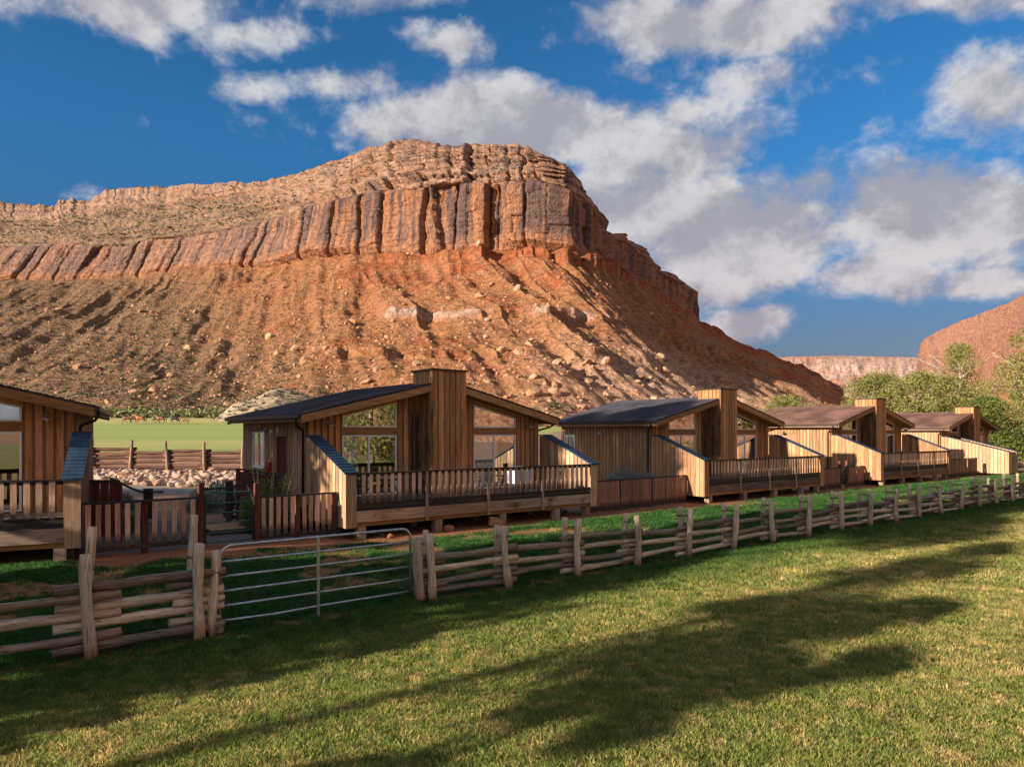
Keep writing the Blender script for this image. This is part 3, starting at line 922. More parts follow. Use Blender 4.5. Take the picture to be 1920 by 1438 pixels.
# ------------------------------------------------------------------ rocks
def rock_mesh(seed, sub=2, flat_=.7):
    import bmesh
    bm = bmesh.new()
    bmesh.ops.create_icosphere(bm, subdivisions=sub, radius=1.0)
    rr = random.Random(seed)
    planes = [(Vector((rr.gauss(0, 1), rr.gauss(0, 1), rr.gauss(0, 1))).normalized(), rr.uniform(.55, .85)) for _ in range(9)]
    sx, sy = rr.uniform(.8, 1.25), rr.uniform(.7, 1.0)
    for v in bm.verts:
        p = v.co
        for n_, d in planes:
            k = p.dot(n_) - d
            if k > 0: p -= n_ * k
        p.x *= sx; p.y *= sy; p.z *= flat_
        v.co = p
    me = bpy.data.meshes.new('rock')
    bm.to_mesh(me); bm.free()
    return me

def rockpiece(name, a, b, dark=.5):
    m, t = newmat(name)
    co = t.n('ShaderNodeTexCoord').outputs['Object']
    oi = t.n('ShaderNodeObjectInfo').outputs['Random']
    n_ = t.noise(co, 2.2, 6, .7, w=t.m('MULTIPLY', oi, 20.0))
    c = t.mix(oi, a, b)
    c = t.mix(t.ramp(n_, .3, .7), t.mix(1.0, c, (dark, dark, dark), 'MULTIPLY'), t.mix(1.0, c, (1.15, 1.15, 1.15), 'MULTIPLY'))
    t.out(t.bsdf(c, .9, t.bump(n_, .7, .06), spec=.2))
    return m
RIP = rockpiece('riprap_stone', (.36, .21, .14), (.58, .44, .35))
BOUL = rockpiece('boulder_sandstone', (.46, .24, .13), (.52, .33, .21))
REDST = rockpiece('red_sandstone', (.38, .155, .085), (.46, .22, .13))
rockvars = [rock_mesh(i, 2, .75) for i in range(8)]
def rockset(mat):
    out = []
    for me in rockvars:
        m2_ = me.copy(); m2_.materials.clear(); m2_.materials.append(mat); out.append(m2_)
    return out
RIPM, BOULM, REDM_ = rockset(RIP), rockset(BOUL), rockset(REDST)

bank = MB()
bx0, bx1, nb = -31.0, -10.0, 40
ys_ = [36.6, 37.6, 39.0, 40.5, 42.0, 43.0]
hs_ = [0, .05, .14, .20, .14, -.02]
vv, ff = [], []
for i in range(nb):
    x = bx0 + (bx1 - bx0) * i / (nb - 1)
    for y, h in zip(ys_, hs_):
        vv.append((x, y, gz(x, y) + h + .004))
for i in range(nb - 1):
    for j in range(len(ys_) - 1):
        a = i * len(ys_) + j
        ff.append((a, a + len(ys_), a + len(ys_) + 1, a + 1))
bank.add(vv, ff)
bk = bank.build('rock_bank', plain('bank_soil', (.34, .22, .15), .95, var=.3))
tag(bk, kind='structure')
rr = random.Random(3)
placed = []
n_st = 0
while n_st < 285:
    y = rr.uniform(36.7, 43.0); x = rr.uniform(-.615 * y - 1.0, -.385 * y + 1.0)
    r = rr.uniform(.15, .31) * (1.4 if rr.random() < .12 else 1)
    if any((x - a) ** 2 + (y - b) ** 2 < ((r + c) * .62) ** 2 for a, b, c in placed):
        if rr.random() < .985: continue
    placed.append((x, y, r))
    o = link('stone', RIPM[rr.randrange(8)], None, bk)
    o.location = (x, y, gz(x, y) + float(np.interp(y, ys_, hs_)) + r * .22)
    o.rotation_euler = (rr.uniform(-.4, .4), rr.uniform(-.4, .4), rr.uniform(0, 6.3))
    o.scale = (r, r, r * rr.uniform(.7, 1.1))
    n_st += 1

# blocks fallen on the talus: the largest as pieces of the mesa, the rest as one mass
TXa, TYa, TZa, TPX, TSF, TL, TC = TAL
tidx = np.argwhere((TPX > -60) & (TPX < 1560) & (TSF > .03) & (TSF < .97))
sel = r2.choice(len(tidx), 9000, replace=False)
pts = []
for (i, j) in tidx[sel]:
    d_ = TYa[i, j]
    keep = .25 + .75 * (1 - TSF[i, j])
    if r2.random() < keep:
        pts.append((TXa[i, j], TYa[i, j], TZa[i, j], i, j))
big = [p for p in pts if p[0] / p[1] * F + 960 < 1250][:230]
for n_, p in enumerate(big):
    r = 1.0 + 2.1 * r2.random() ** 2.5
    o = link('boulder', BOULM[n_ % 8], None, mesa)
    o.location = (p[0], p[1], p[2] + r * .15)
    o.rotation_euler = (r2.uniform(-.6, .6), r2.uniform(-.6, .6), r2.uniform(0, 6.3))
    o.scale = (r, r, r * r2.uniform(.6, 1.1))
def merged(name, protoV, protoF, P, S, Rz, mat, tilt=None, kind='stuff', parent=None, sz=None):
    n = len(P); nv = len(protoV)
    c, s_ = np.cos(Rz), np.sin(Rz)
    V_ = np.repeat(protoV[None], n, 0)
    if sz is not None:
        V_ = V_ * np.array([1, 1, 1.0])[None, None]
        V_[..., 2] *= sz[:, None]
    X = V_[..., 0] * c[:, None] - V_[..., 1] * s_[:, None]
    Y = V_[..., 0] * s_[:, None] + V_[..., 1] * c[:, None]
    Z = V_[..., 2]
    out = np.stack([X, Y, Z], -1) * S[:, None, None] + P[:, None, :]
    Fc = (protoF[None] + (np.arange(n) * nv)[:, None, None]).reshape(-1, protoF.shape[1])
    me = fastmesh(name, out.reshape(-1, 3), Fc)
    o = link(name, me, mat, parent)
    if kind: o['kind'] = kind
    return o
lowrock = rock_mesh(55, 1, .75)
lv = np.array([v.co[:] for v in lowrock.vertices]); lf = np.array([p.vertices[:] for p in lowrock.polygons])
P = np.array([p[:3] for p in pts[230:4200]])
S2 = .35 + 1.1 * r2.random(len(P)) ** 3
merged('talus_rubble', lv, lf, P, S2, r2.uniform(0, 6.3, len(P)), BOUL, parent=mesa)

# desert scrub: small open clumps of leaf-sized faces
def clump_proto(n, seed, flat_=.8, size=.22):
    q = np.random.default_rng(seed)
    vs, fs = [], []
    for i in range(n):
        d = q.normal(size=3); d /= np.linalg.norm(d); d[2] = abs(d[2])
        c = d * q.uniform(.45, 1.0) * np.array([1, 1, flat_])
        a = q.normal(size=3); a /= np.linalg.norm(a); b = np.cross(a, q.normal(size=3)); b /= np.linalg.norm(b)
        k = len(vs)
        vs += [c - a * size - b * size * .6, c + a * size - b * size * .5, c + a * size * .6 + b * size, c - a * size * .7 + b * size * .8]
        fs.append((k, k + 1, k + 2, k + 3))
    return np.array(vs), np.array(fs)
sv, sf = clump_proto(16, 5, .8, .34)
sel = r2.choice(len(tidx), 26000, replace=False)
P, S2 = [], []
for (i, j) in tidx[sel]:
    x, y, z = TXa[i, j], TYa[i, j], TZa[i, j]
    l = TL[i, j]
    dens = (.10 + .75 * l) * (1 - .45 * TSF[i, j]) + .5 * (TSF[i, j] < .12)
    if r2.random() < dens * .62:
        P.append((x, y, z)); S2.append(.35 + .75 * r2.random() ** 2)
up_ = np.argwhere((KD == 2) & (PXc > -50) & (PXc < 1000) & (SF > .03))
for (i, j) in up_[r2.choice(len(up_), 5200, replace=False)]:
    if r2.random() < .12 + .6 * lowtier[i, j]:
        P.append((Xf[i, j], Yf_[i, j], Zf[i, j])); S2.append(.5 + 1.3 * r2.random() ** 2)
P, S2 = np.array(P), np.array(S2)
merged('desert_scrub', sv, sf, P, S2, r2.uniform(0, 6.3, len(P)), LEAF_SCRUB)
# greener brush along the far edge of the pasture
n = 1300
px_ = r2.uniform(120, 620, n); yy = 204 + 75 * r2.random(n) ** 1.6
xx = (px_ - 960) / F * yy
P = np.stack([xx, yy, ground(xx, yy) + .1], 1)
sv2, sf2 = clump_proto(26, 9, .9, .26)
merged('brush_thicket', sv2, sf2, P, .4 + 2.3 * r2.random(n) ** 4, r2.uniform(0, 6.3, n), LEAF_THK)

# pale sand mound at the foot of the slope
mv = []
nm_ = 60
for i in range(nm_):
    for j in range(nm_):
        a, b = i / (nm_ - 1) * 2 - 1, j / (nm_ - 1) * 2 - 1
        X = -63 + a * 17; Y = 196 + b * 26
        h = max(0, 1 - (a * a + b * b)) ** 1.1 * 8.2
        h += 1.3 * float(fbm(np.array([X / 4.]), np.array([Y / 4.]), 0, 3, 6)[0]) * (h > .2)
        mv.append((X, Y, gz(X, Y) - .4 + h))
me = fastmesh('sand_mound', np.array(mv), gridfaces(nm_, nm_), True)
q_ = r2.random((420, 2)) * 2 - 1; q_ = q_[(q_ ** 2).sum(1) < .95]
kk = [int((a + 1) / 2 * (nm_ - 1)) * nm_ + int((b + 1) / 2 * (nm_ - 1)) for a, b in q_]
merged('mound_scrub', sv, sf, np.array([mv[k] for k in kk]), .25 + .45 * r2.random(len(kk)), r2.uniform(0, 6.3, len(kk)), LEAF_SCRUB)
tag(link('sand_mound', me, plain('pale_sand', (.29, .225, .15), .95, var=.5, scale=.35, bump=.8)), kind='structure')


# ------------------------------------------------------------------ cabin
W, GS, BK = 10.3, 3.13, 9.7                       # house width, gable plane, back plane
RID = W / 2
def roof_top(t): return 3.90 + .24 * (min(t, W - t) + .48)
def roof_und(t): return roof_top(t) - .24
OPEN = [(1.27, 3.42), (6.88, 9.03)]
FLOOR = 1.0

def vboards(mb_name, parent, mat, rng_, face, zlo, zhi, pitch=.262, wdt=.175, out=.022, axis='x', seed=1, skip=()):
    """upright proud boards along rng_; zlo/zhi are functions; face gives the fixed coordinate"""
    rr = random.Random(seed)
    a0, a1 = rng_
    n = max(1, int(round((a1 - a0) / pitch)))
    st = (a1 - a0) / n
    for i in range(n):
        c = a0 + (i + .5) * st + rr.uniform(-.006, .006)
        l, r = c - wdt / 2, c + wdt / 2
        ivs = [(zlo, zhi)]
        for (s0, s1, k0, k1) in skip:
            if r > s0 and l < s1:
                nv = []
                for lo, hi in ivs:
                    nv.append((lo, (lambda x, k0=k0: k0)))
                    nv.append(((lambda x, k1=k1: k1), hi))
                ivs = nv
        for lo, hi in ivs:
            if hi(c) - lo(c) < .05: continue
            lo_l, lo_r, hi_l, hi_r = lo(l), lo(r), hi(l), hi(r)
            f0, f1 = (face, face + out)
            mb = MB()
            if axis == 'x':      # boards stand side by side along x, proud in y
                mb.hexa([(l, f1, lo_l), (r, f1, lo_r), (r, f0, lo_r), (l, f0, lo_l), (l, f1, hi_l), (r, f1, hi_r), (r, f0, hi_r), (l, f0, hi_l)])
            else:
                mb.hexa([(f0, l, lo_l), (f1, l, lo_l), (f1, r, lo_r), (f0, r, lo_r), (f0, l, hi_l), (f1, l, hi_l), (f1, r, hi_r), (f0, r, hi_r)])
            mb.build('board', mat, parent)

def window(parent, name, poly, y, mull=None, fr=.055, axis='y', depth=.06, curtain=None):
    """framed window: poly in (a,z); frame bars follow the outline, one pane inside"""
    f = MB()
    n = len(poly)
    for i in range(n):
        a, b = Vector(poly[i]), Vector(poly[(i + 1) % n])
        c = sum((Vector(p) for p in poly), Vector((0, 0))) / n
        d = (b - a).normalized(); nn = Vector((-d.y, d.x))
        if nn.dot(c - a) < 0: nn = -nn
        e = d * fr if i % 2 else d * 0
        q = [a, b, b + nn * fr, a + nn * fr]
        f.prism([tuple(k) for k in q], axis, y - depth / 2 - .001 * i, y + depth / 2 + .001 * i)
    for mu in (mull or []):
        lo = min(p[1] for p in poly) + fr; hi = max(p[1] for p in poly) - fr
        if axis == 'y': f.box(mu - .03, mu + .03, y - depth / 2 - .006, y + depth / 2, lo, hi)
        else: f.box(y - depth / 2 - .006, y + depth / 2, mu - .03, mu + .03, lo, hi)
    fo = f.build(name, WHITE, parent)
    g = MB()
    if axis == 'y': g.add([(p[0], y + .004, p[1]) for p in poly], [tuple(range(n))])
    else: g.add([(y + .004, p[0], p[1]) for p in poly], [tuple(range(n))])
    g.build('pane', GLASS, fo)
    if curtain:
        a0, a1, z0, z1 = curtain
        vs, fs = [], []
        m = 40
        for i in range(m + 1):
            a = a0 + (a1 - a0) * i / m
            off = .09 + .035 * math.sin(i * 1.7) + .015 * math.sin(i * .6)
            for z in (z0, z1):
                vs.append((a, y + off, z) if axis == 'y' else (y + off, a, z))
        for i in range(m): fs.append((2 * i, 2 * i + 2, 2 * i + 3, 2 * i + 1))
        MB().add(vs, fs).build('curtain', CURT, fo, True)
    return fo

def barn_light(parent, loc, out):
    """gooseneck barn light fixed to the wall; out is the unit direction away from it"""
    x, y, z = loc; ox, oy = out
    m = MB()
    m.tube([(x, y, z + .02), (x + ox * .10, y + oy * .10, z + .10), (x + ox * .20, y + oy * .20, z + .10), (x + ox * .26, y + oy * .26, z + .03)], .014, 8)
    m.tube([(x, y, z + .02), (x + ox * .02, y + oy * .02, z + .02)], .055, 12)
    cx, cy = x + ox * .26, y + oy * .26
    m.tube([(cx, cy, z + .04), (cx, cy, z + .01), (cx, cy, z - .04), (cx, cy, z - .085), (cx, cy, z - .10)], [.035, .06, .11, .165, .17], 16)
    o = m.build('barn_light', LAMPM, parent, True)
    b = MB().tube([(cx, cy, z - .095), (cx, cy, z - .12), (cx, cy, z - .15)], [.03, .035, .012], 8).build('bulb', WHITE, o, True)
    return o

def railing(parent, p_from, p_to, zt, zbot, bays, nb, y, postmat=WPOST, zpost=.42, balw=.125, seed=2, capm=WRAILD):
    """deck rail along x at y: cap, lower rail, balusters on the outside, posts"""
    rr = random.Random(seed)
    r = MB().box(p_from, p_to, y - .07, y + .07, zt - .04, zt).box(p_from, p_to, y - .02, y + .02, zt - .13, zt - .043)
    r.box(p_from, p_to, y - .02, y + .02, zbot - .10, zbot + .04)
    ro = r.build('railing', capm, parent)
    st = (p_to - p_from) / bays
    bm_ = {}
    for b in range(bays):
        if b > 0:
            x = p_from + b * st
            MB().box(x - .045, x + .045, y - .075, y - .023, zpost, zt - .043).build('post', postmat, ro)
        for i in range(nb):
            x = p_from + b * st + st * (i + 1) / (nb + 1)
            k = rr.randrange(6)
            if k not in bm_:
                h = zt - .05 - zbot
                w2, ww = balw / 2, rr.uniform(.02, .05)
                m = MB().prism([(-w2, ww), (-w2 + .03, 0 + rr.uniform(0, .03)), (w2 - .03, rr.uniform(0, .03)), (w2, ww), (w2, h), (-w2, h)], 'y', -.045, -.023)
                bm_[k] = m.mesh('baluster')
                bm_[k].materials.append(WBAL)
            o = link('baluster', bm_[k], None, ro)
            o.location = (x + rr.uniform(-.008, .008), y, zbot + rr.uniform(-.012, .012)); o.rotation_euler = (0, rr.uniform(-.008, .008), 0)
    return ro

def make_cabin(front=True, side='door', SHING=None, WSIDE=None, WRIM=None):
    c = empty('cabin')
    # ---- gable wall and its boards
    g = MB()
    xs = [0, OPEN[0][0], OPEN[0][1], RID, OPEN[1][0], OPEN[1][1], W]
    def strip(x0, x1, z0, zf1):
        g.hexa([(x0, GS, z0), (x1, GS, z0), (x1, GS + .1, z0), (x0, GS + .1, z0), (x0, GS, zf1(x0)), (x1, GS, zf1(x1)), (x1, GS + .1, zf1(x1)), (x0, GS + .1, zf1(x0))])
    for x0, x1 in ((0, OPEN[0][0]), (OPEN[0][1], RID), (RID, OPEN[1][0]), (OPEN[1][1], W)): strip(x0, x1, .35, roof_und)
    for x0, x1 in OPEN: strip(x0, x1, .35, lambda t: FLOOR + .02)
    gw = g.build('gable_wall', WBACK, c)
    for (a, b) in ((.02, OPEN[0][0] - .03), (OPEN[0][1] + .03, 4.42), (5.98, OPEN[1][0] - .03), (OPEN[1][1] + .03, W - .02)):
        vboards('b', gw, WGABLE, (a, b), GS, lambda x: FLOOR - .1, lambda x: roof_und(x) - .003, axis='x', out=-.024, seed=int(a * 10), pitch=.235, wdt=.165)
    # ---- windows
    for k, (x0, x1) in enumerate(OPEN):
        s = 1 if k == 0 else -1
        up = lambda x: roof_und(x) - .20
        MB().box(x0 - .05, x1 + .05, GS - .045, GS + .08, 3.20, 3.46).build('lintel', WTRIM, c)
        # head board under the rake and casings
        MB().hexa([(x0 - .03, GS - .03, up(x0)), (x1 + .03, GS - .03, up(x1)), (x1 + .03, GS + .09, up(x1)), (x0 - .03, GS + .09, up(x0)),
                   (x0 - .03, GS - .03, roof_und(x0) - .004), (x1 + .03, GS - .03, roof_und(x1) - .004), (x1 + .03, GS + .09, roof_und(x1) - .004), (x0 - .03, GS + .09, roof_und(x0) - .004)]).build('head_board', WGABLE, c)
        window(c, 'window', [(x0, 3.47), (x1, 3.47), (x1, up(x1) - .004), (x0, up(x0) - .004)], GS - .005)
        cur = (x0 + .08, x0 + .62, 1.1, 3.1) if k == 0 else (x0 + .05, x0 + 1.25, 1.1, 3.1)
        window(c, 'sliding_door', [(x0, FLOOR + .03), (x1, FLOOR + .03), (x1, 3.19), (x0, 3.19)], GS - .005, mull=[(x0 + x1) / 2 - .05], curtain=cur)
    # ---- interior floor and partition so the glass looks into a room
    MB().box(.15, W - .15, GS + .12, BK - .15, FLOOR - .1, FLOOR).build('room_floor', WPLANK, c)
    MB().box(.15, W - .15, GS + 3.2, GS + 3.3, FLOOR + .002, 3.7).build('partition', plain('room_wall', (.28, .24, .20), .9), c)
    # ---- side and back walls
    sw = MB()
    yw0, yw1, zw0, zw1 = 7.15, 8.45, 1.95, 3.3; yd0, yd1, zd1 = 4.85, 5.85, 3.15
    zt_ = roof_und(0) - .01
    if side == 'door':
        cells = ((GS + .102, yd0, .3, zt_), (yd0, yd1, .3, FLOOR), (yd0, yd1, zd1, zt_), (yd1, yw0, .3, zt_), (yw0, yw1, .3, zw0), (yw0, yw1, zw1, zt_), (yw1, BK, .3, zt_))
        gaps = ((yd0 - .02, yd1 + .02, FLOOR - .02, zd1 + .06), (yw0 - .02, yw1 + .02, zw0 - .04, zw1 + .04))
    else:
        yw0, yw1, zw0, zw1 = (8.55, 9.4, 2.4, 3.2) if side == 'far' else (5.5, 6.5, 2.5, 3.2)
        cells = ((GS + .102, yw0, .3, zt_), (yw0, yw1, .3, zw0), (yw0, yw1, zw1, zt_), (yw1, BK, .3, zt_))
        gaps = ((yw0 - .02, yw1 + .02, zw0 - .04, zw1 + .04),)
    for y0, y1, z0, z1 in cells:
        sw.box(0, .1, y0, y1, z0, z1)
    so = sw.build('side_wall', WSBACK, c)
    vboards('b', so, WSIDE, (GS + .05, BK - .02), 0, lambda x: .32, lambda x: zt_, axis='y', out=-.028, seed=5, pitch=.235, wdt=.15, skip=gaps)
    if side == 'door':
        MB().box(.02, .06, yd0, yd1, FLOOR, zd1).build('door', WRED, c)
        dr = MB().box(-.045, .1, yd0 - .07, yd0, FLOOR, zd1 + .07).box(-.045, .1, yd1, yd1 + .07, FLOOR, zd1 + .07).box(-.045, .1, yd0, yd1, zd1, zd1 + .07)
        dr.build('door_frame', WTRIMY, c)
    if side == 'shutter':
        sh = MB().box(-.03, .02, yw0, yw1, zw0, zw1).build('shutter', WGABLE, c)
        for k in range(5): MB().box(-.05, -.032, yw0 + .05, yw1 - .05, zw0 + .06 + k * .125, zw0 + .14 + k * .125).build('slat', WTRIMY, sh)
        MB().box(-.05, .06, yw0 - .07, yw1 + .07, zw1 + .002, zw1 + .07).box(-.05, .06, yw0 - .07, yw1 + .07, zw0 - .07, zw0 - .002).build('window_frame', WTRIMY, c)
    else:
        window(c, 'window', [(yw0, zw0), (yw1, zw0), (yw1, zw1), (yw0, zw1)], -.02, mull=[(yw0 + yw1) / 2], axis='x', curtain=(yw0 + .05, yw0 + .5, zw0 + .05, zw1 - .05))
        MB().box(-.09, .02, yw0 - .06, yw1 + .06, zw0 - .05, zw0 - .004).build('window_sill', WHITE, c)
    MB().box(W - .1, W, GS + .102, BK, .3, zt_).build('side_wall', WSBACK, c)
    b_ = MB(); b_.prism([(0.1, .3), (W - .1, .3), (W - .1, roof_und(W - .1)), (RID, roof_und(RID)), (.1, roof_und(.1))], 'y', BK - .1, BK)
    b_.build('back_wall', WSBACK, c)
    # ---- roof: boarded slab, shingles, fascias, gutters
    def slab(x0, x1, y0, y1, lift0, lift1):
        z0, z1 = (3.90 + .24 * (x0 + .48), 3.90 + .24 * (x1 + .48)) if x1 <= RID + .01 else (3.90 + .24 * (W - x0 + .48), 3.90 + .24 * (W - x1 + .48))
        return [(x0, y0, z0 + lift0), (x1, y0, z1 + lift0), (x1, y1, z1 + lift0), (x0, y1, z0 + lift0), (x0, y0, z0 + lift1), (x1, y0, z1 + lift1), (x1, y1, z1 + lift1), (x0, y1, z0 + lift1)]
    for a, b in ((-.48, RID), (RID, W + .48)):
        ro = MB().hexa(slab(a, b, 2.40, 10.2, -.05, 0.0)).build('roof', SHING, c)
        MB().hexa(slab(a + (.02 if a < 0 else 0), b - (.02 if b > W else 0), 2.44, 10.16, -.235, -.053)).build('soffit', WTRIM, ro)
        MB().hexa(slab(a, b, 2.385, 2.437, -.30, -.053)).build('fascia', WTRIM, ro)
        MB().hexa(slab(a, b, 10.163, 10.21, -.30, -.053)).build('fascia', WTRIM, ro)
        # shingle courses, real steps down the slope
        mcs = MB(); nco = 30
        for i in range(nco):
            f0, f1 = i / nco, (i + 1) / nco
            x0 = a + (b - a) * f0 if a < 0 else b - (b - a) * f0
            x1 = a + (b - a) * f1 if a < 0 else b - (b - a) * f1
            zz = lambda x: 3.90 + .24 * (min(x, W - x) + .48)
            p = [(x0, 2.37, zz(x0) + .004), (x1, 2.37, zz(x1) + .004), (x1, 10.22, zz(x1) + .004), (x0, 10.22, zz(x0) + .004),
                 (x0, 2.37, zz(x0) + .024), (x1, 2.37, zz(x1) + .008), (x1, 10.22, zz(x1) + .008), (x0, 10.22, zz(x0) + .024)]
            if a >= 0: p = [p[1], p[0], p[3], p[2], p[5], p[4], p[7], p[6]]
            mcs.hexa(p)
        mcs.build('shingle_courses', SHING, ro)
    for s, x in ((-1, -.48), (1, W + .48)):
        MB().box(min(x, x + s * .02), max(x, x + s * .02), 2.45, 10.15, 3.64, 3.845).build('eave_fascia', WTRIMY, c)
        gx0, gx1 = sorted((x + s * .022, x + s * .12))
        MB().box(gx0, gx1, 2.42, 10.19, 3.76, 3.88).build('gutter', DARKM, c)
    MB().tube([(-.55, 2.75, 3.76), (-.55, 2.75, 3.62), (-.45, 2.95, 3.50), (-.10, 3.25, 3.38), (-.075, 3.30, 3.30), (-.075, 3.30, .45)], .04, 8).build('downspout', DARKM, c, True)
    MB().tube([(W + .55, 2.75, 3.76), (W + .55, 2.75, 3.62), (W + .45, 2.95, 3.50), (W + .12, 3.25, 3.38), (W + .075, 3.30, 3.30), (W + .075, 3.30, .45)], .04, 8).build('downspout', DARKM, c, True)
    # ---- chimney chase
    cx0, cx1, cy0, cy1, cz = 4.46, 5.98, 2.30, 3.75, 5.60
    ch = MB().box(cx0 + .03, cx1 - .03, cy0 + .03, cy1 - .03, .4, cz - .02).build('chimney', WBACK, c)
    vboards('b', ch, WGABLE, (cx0, cx1), cy0 + .03, lambda x: .42, lambda x: cz - .02, axis='x', out=-.03, pitch=.255, wdt=.21, seed=8)
    vboards('b', ch, WGABLE, (cy0 + .03, cy1 - .03), cx0 + .03, lambda x: .42, lambda x: cz - .02, axis='y', out=-.03, pitch=.235, wdt=.19, seed=9)
    vboards('b', ch, WGABLE, (cy0 + .03, cy1 - .03), cx1 - .03, lambda x: .42, lambda x: cz - .02, axis='y', out=.03, pitch=.235, wdt=.19, seed=10)
    MB().box(cx0 - .05, cx1 + .05, cy0 - .05, cy1 + .05, cz - .018, cz + .045).build('chimney_cap', DARKM, ch)
    # ---- lights
    barn_light(c, (.72, GS - .03, 3.62), (0, -1)); barn_light(c, (9.62, GS - .03, 3.62), (0, -1)); barn_light(c, (-.03, 6.35, 3.35), (-1, 0))
    # ---- deck
    def wing_top(s, s0=0.0): return min(3.16, 2.06 + (s - s0) * (3.16 - 2.06) / (2.72 - s0))
    def wing(x0, x1, s0, face, sgn, name='wing_wall'):
        wv = MB()
        prof = [(s0, .40), (GS - .03, .40), (GS - .03, 3.14), (2.72, 3.14), (s0, wing_top(s0, s0) - .02)]
        wo_ = wv.prism(prof, 'x', x0 + .026, x1 - .026).build(name, WSBACK, c)
        vboards('b', wo_, WSIDE, (s0, GS - .04), face, lambda y: .38, lambda y: wing_top(y, s0) - .035, axis='y', out=sgn * .026, seed=int(x0 * 7 + 31), pitch=.245, wdt=.20)
        # sloping shingled cap in overlapping courses
        cp = MB(); nseg = 14
        pl = [(s0 - .10, wing_top(s0, s0) - .04)] + [(2.72, 3.15)]
        for i in range(nseg):
            f0, f1 = i / nseg, (i + 1.12) / nseg
            ya, za = pl[0][0] + (pl[1][0] - pl[0][0]) * f0, pl[0][1] + (pl[1][1] - pl[0][1]) * f0
            yb, zb_ = pl[0][0] + (pl[1][0] - pl[0][0]) * min(f1, 1), pl[0][1] + (pl[1][1] - pl[0][1]) * min(f1, 1)
            cp.hexa([(x0 - .06, ya, za), (x1 + .06, ya, za), (x1 + .06, yb, zb_), (x0 - .06, yb, zb_),
                     (x0 - .06, ya, za + .055), (x1 + .06, ya, za + .055), (x1 + .06, yb, zb_ + .03), (x0 - .06, yb, zb_ + .03)])
        cp.box(x0 - .06, x1 + .06, 2.72, GS - .03, 3.152, 3.195)
        cp.build('wing_cap', SHINGB, wo_)
        MB().box(x0 - .012, x1 + .012, s0 - .04, s0 - .004, .38, wing_top(s0, s0) - .05).build('corner_board', WSIDE, wo_)
        return wo_
    if front:
        wing(-.07, .26, 0, -.044, -1)
        wing(10.30, 10.63, 0, 10.326, -1)
        X0, X1 = .262, 10.298
        for i in range(20):
            y0 = .04 + i * .153
            MB().box(X0, X1, y0, y0 + .143, FLOOR - .04, FLOOR).build('plank', WPLANK, c)
        railing(c, X0, X1, 2.05, 1.10, 4, 9, .0)
        MB().box(X0, X1, .022, .07, .80, .955).build('skirt_board', WRAILD, c)
        st = (X1 - X0) / 4
        for i in range(4):
            MB().box(X0 + i * st + .005, X0 + (i + 1) * st - .005, -.022, .018, .53, .87).build('rim_board', WRIM, c)
        MB().box(-.02, 10.58, .04, .14, .40, .525).build('beam', WGOLD, c)
        MB().box(-.02, 10.58, 1.7, 1.8, .40, .525).build('beam', WGOLD, c)
        for x in (.5, 3.3, 6.0, 8.6, 10.2):
            MB().box(x - .13, x + .13, .04, .30, -.15, .398).build('pier', WPOST, c)
            MB().box(x - .13, x + .13, 1.65, 1.90, -.15, .398).build('pier', WPOST, c)
    else:
        wing(-.07, .26, -1.5, -.044, -1)
        wing(1.62, 1.95, -1.5, 1.646, -1)
        fr_ = MB().box(.262, 1.618, -1.47, -1.38, .40, 1.98).build('front_wall', WSBACK, c)
        vboards('b', fr_, WSIDE, (.262, 1.618), -1.47, lambda x: .38, lambda x: 2.0, axis='x', out=-.026, pitch=.225, wdt=.20, seed=4)
        MB().box(.262, 1.618, -1.37, GS - .03, FLOOR - .05, FLOOR).build('deck_floor', WPLANK, c)
        for x, y in ((.1, -1.2), (1.8, -1.2), (.1, 1.4), (1.8, 1.4)):
            MB().box(x - .13, x + .13, y - .12, y + .12, -.15, .395).build('pier', WPOST, c)
    # foundation skirting under the house
    MB().box(.12, W - .12, GS + .15, BK - .12, -.2, .298).build('foundation', plain('foundation_block', (.16, .11, .09), .9), c)
    return c

A0 = math.radians(27)
ORG = {0: (-10.5 - 10.6 * math.cos(A0), 17.2 - 10.6 * math.sin(A0), .12), 1: (-4.98, 21.50, 0.0), 2: (8.83, 32.50, -.04), 3: (22.62, 43.50, -.04), 4: (36.40, 54.50, -.22)}
ANG = {0: A0, 1: AU, 2: AU, 3: AU, 4: AU}
WSIDE2 = wood('orange_side_cedar', (.30, .145, .066), (.62, .345, .175), 'z', stain=.40, grey=.1)
WSIDE4 = wood('pale_side_cedar', (.36, .21, .12), (.70, .47, .285), 'z', stain=.1, grey=.1)
WRIMD = wood('blackened_rim_timber', (.03, .026, .024), (.26, .17, .115), 'x', stain=.95, grey=.2)
c1 = make_cabin(True, 'door', SHING_SHADE, WSIDE, WRIM)
index_kids()
cab = {1: c1, 0: copy_tree(c1), 2: make_cabin(True, 'far', SHING_SHADE, WSIDE2, WRIMD), 3: make_cabin(True, 'shutter', SHING, WSIDE2, WRIMD), 4: make_cabin(False, 'far', SHING, WSIDE4, WRIM)}
labels = {0: 'dark shaded cedar cabin cut off by the left edge beside the left picket fence',
          1: 'nearest whole cedar cabin with board chimney and long railed deck behind the steel gate',
          2: 'second whole cedar cabin with dark roof, its side wall behind the grey sage bush',
          3: 'third cedar cabin with sunlit brown roof and railed deck beside the small far gate',
          4: 'farthest cedar cabin with sunlit blank sloping wall instead of a railed deck'}
for i, o in cab.items():
    o.location = ORG[i]; o.rotation_euler = (0, 0, ANG[i])
    tag(o, labels[i], 'cabin', 'wooden cabins in a row')
def cw_(i, t, s):      # world point of cabin-local (t, s)
    ca, sa = math.cos(ANG[i]), math.sin(ANG[i])
    return (ORG[i][0] + ca * t - sa * s, ORG[i][1] + sa * t + ca * s)


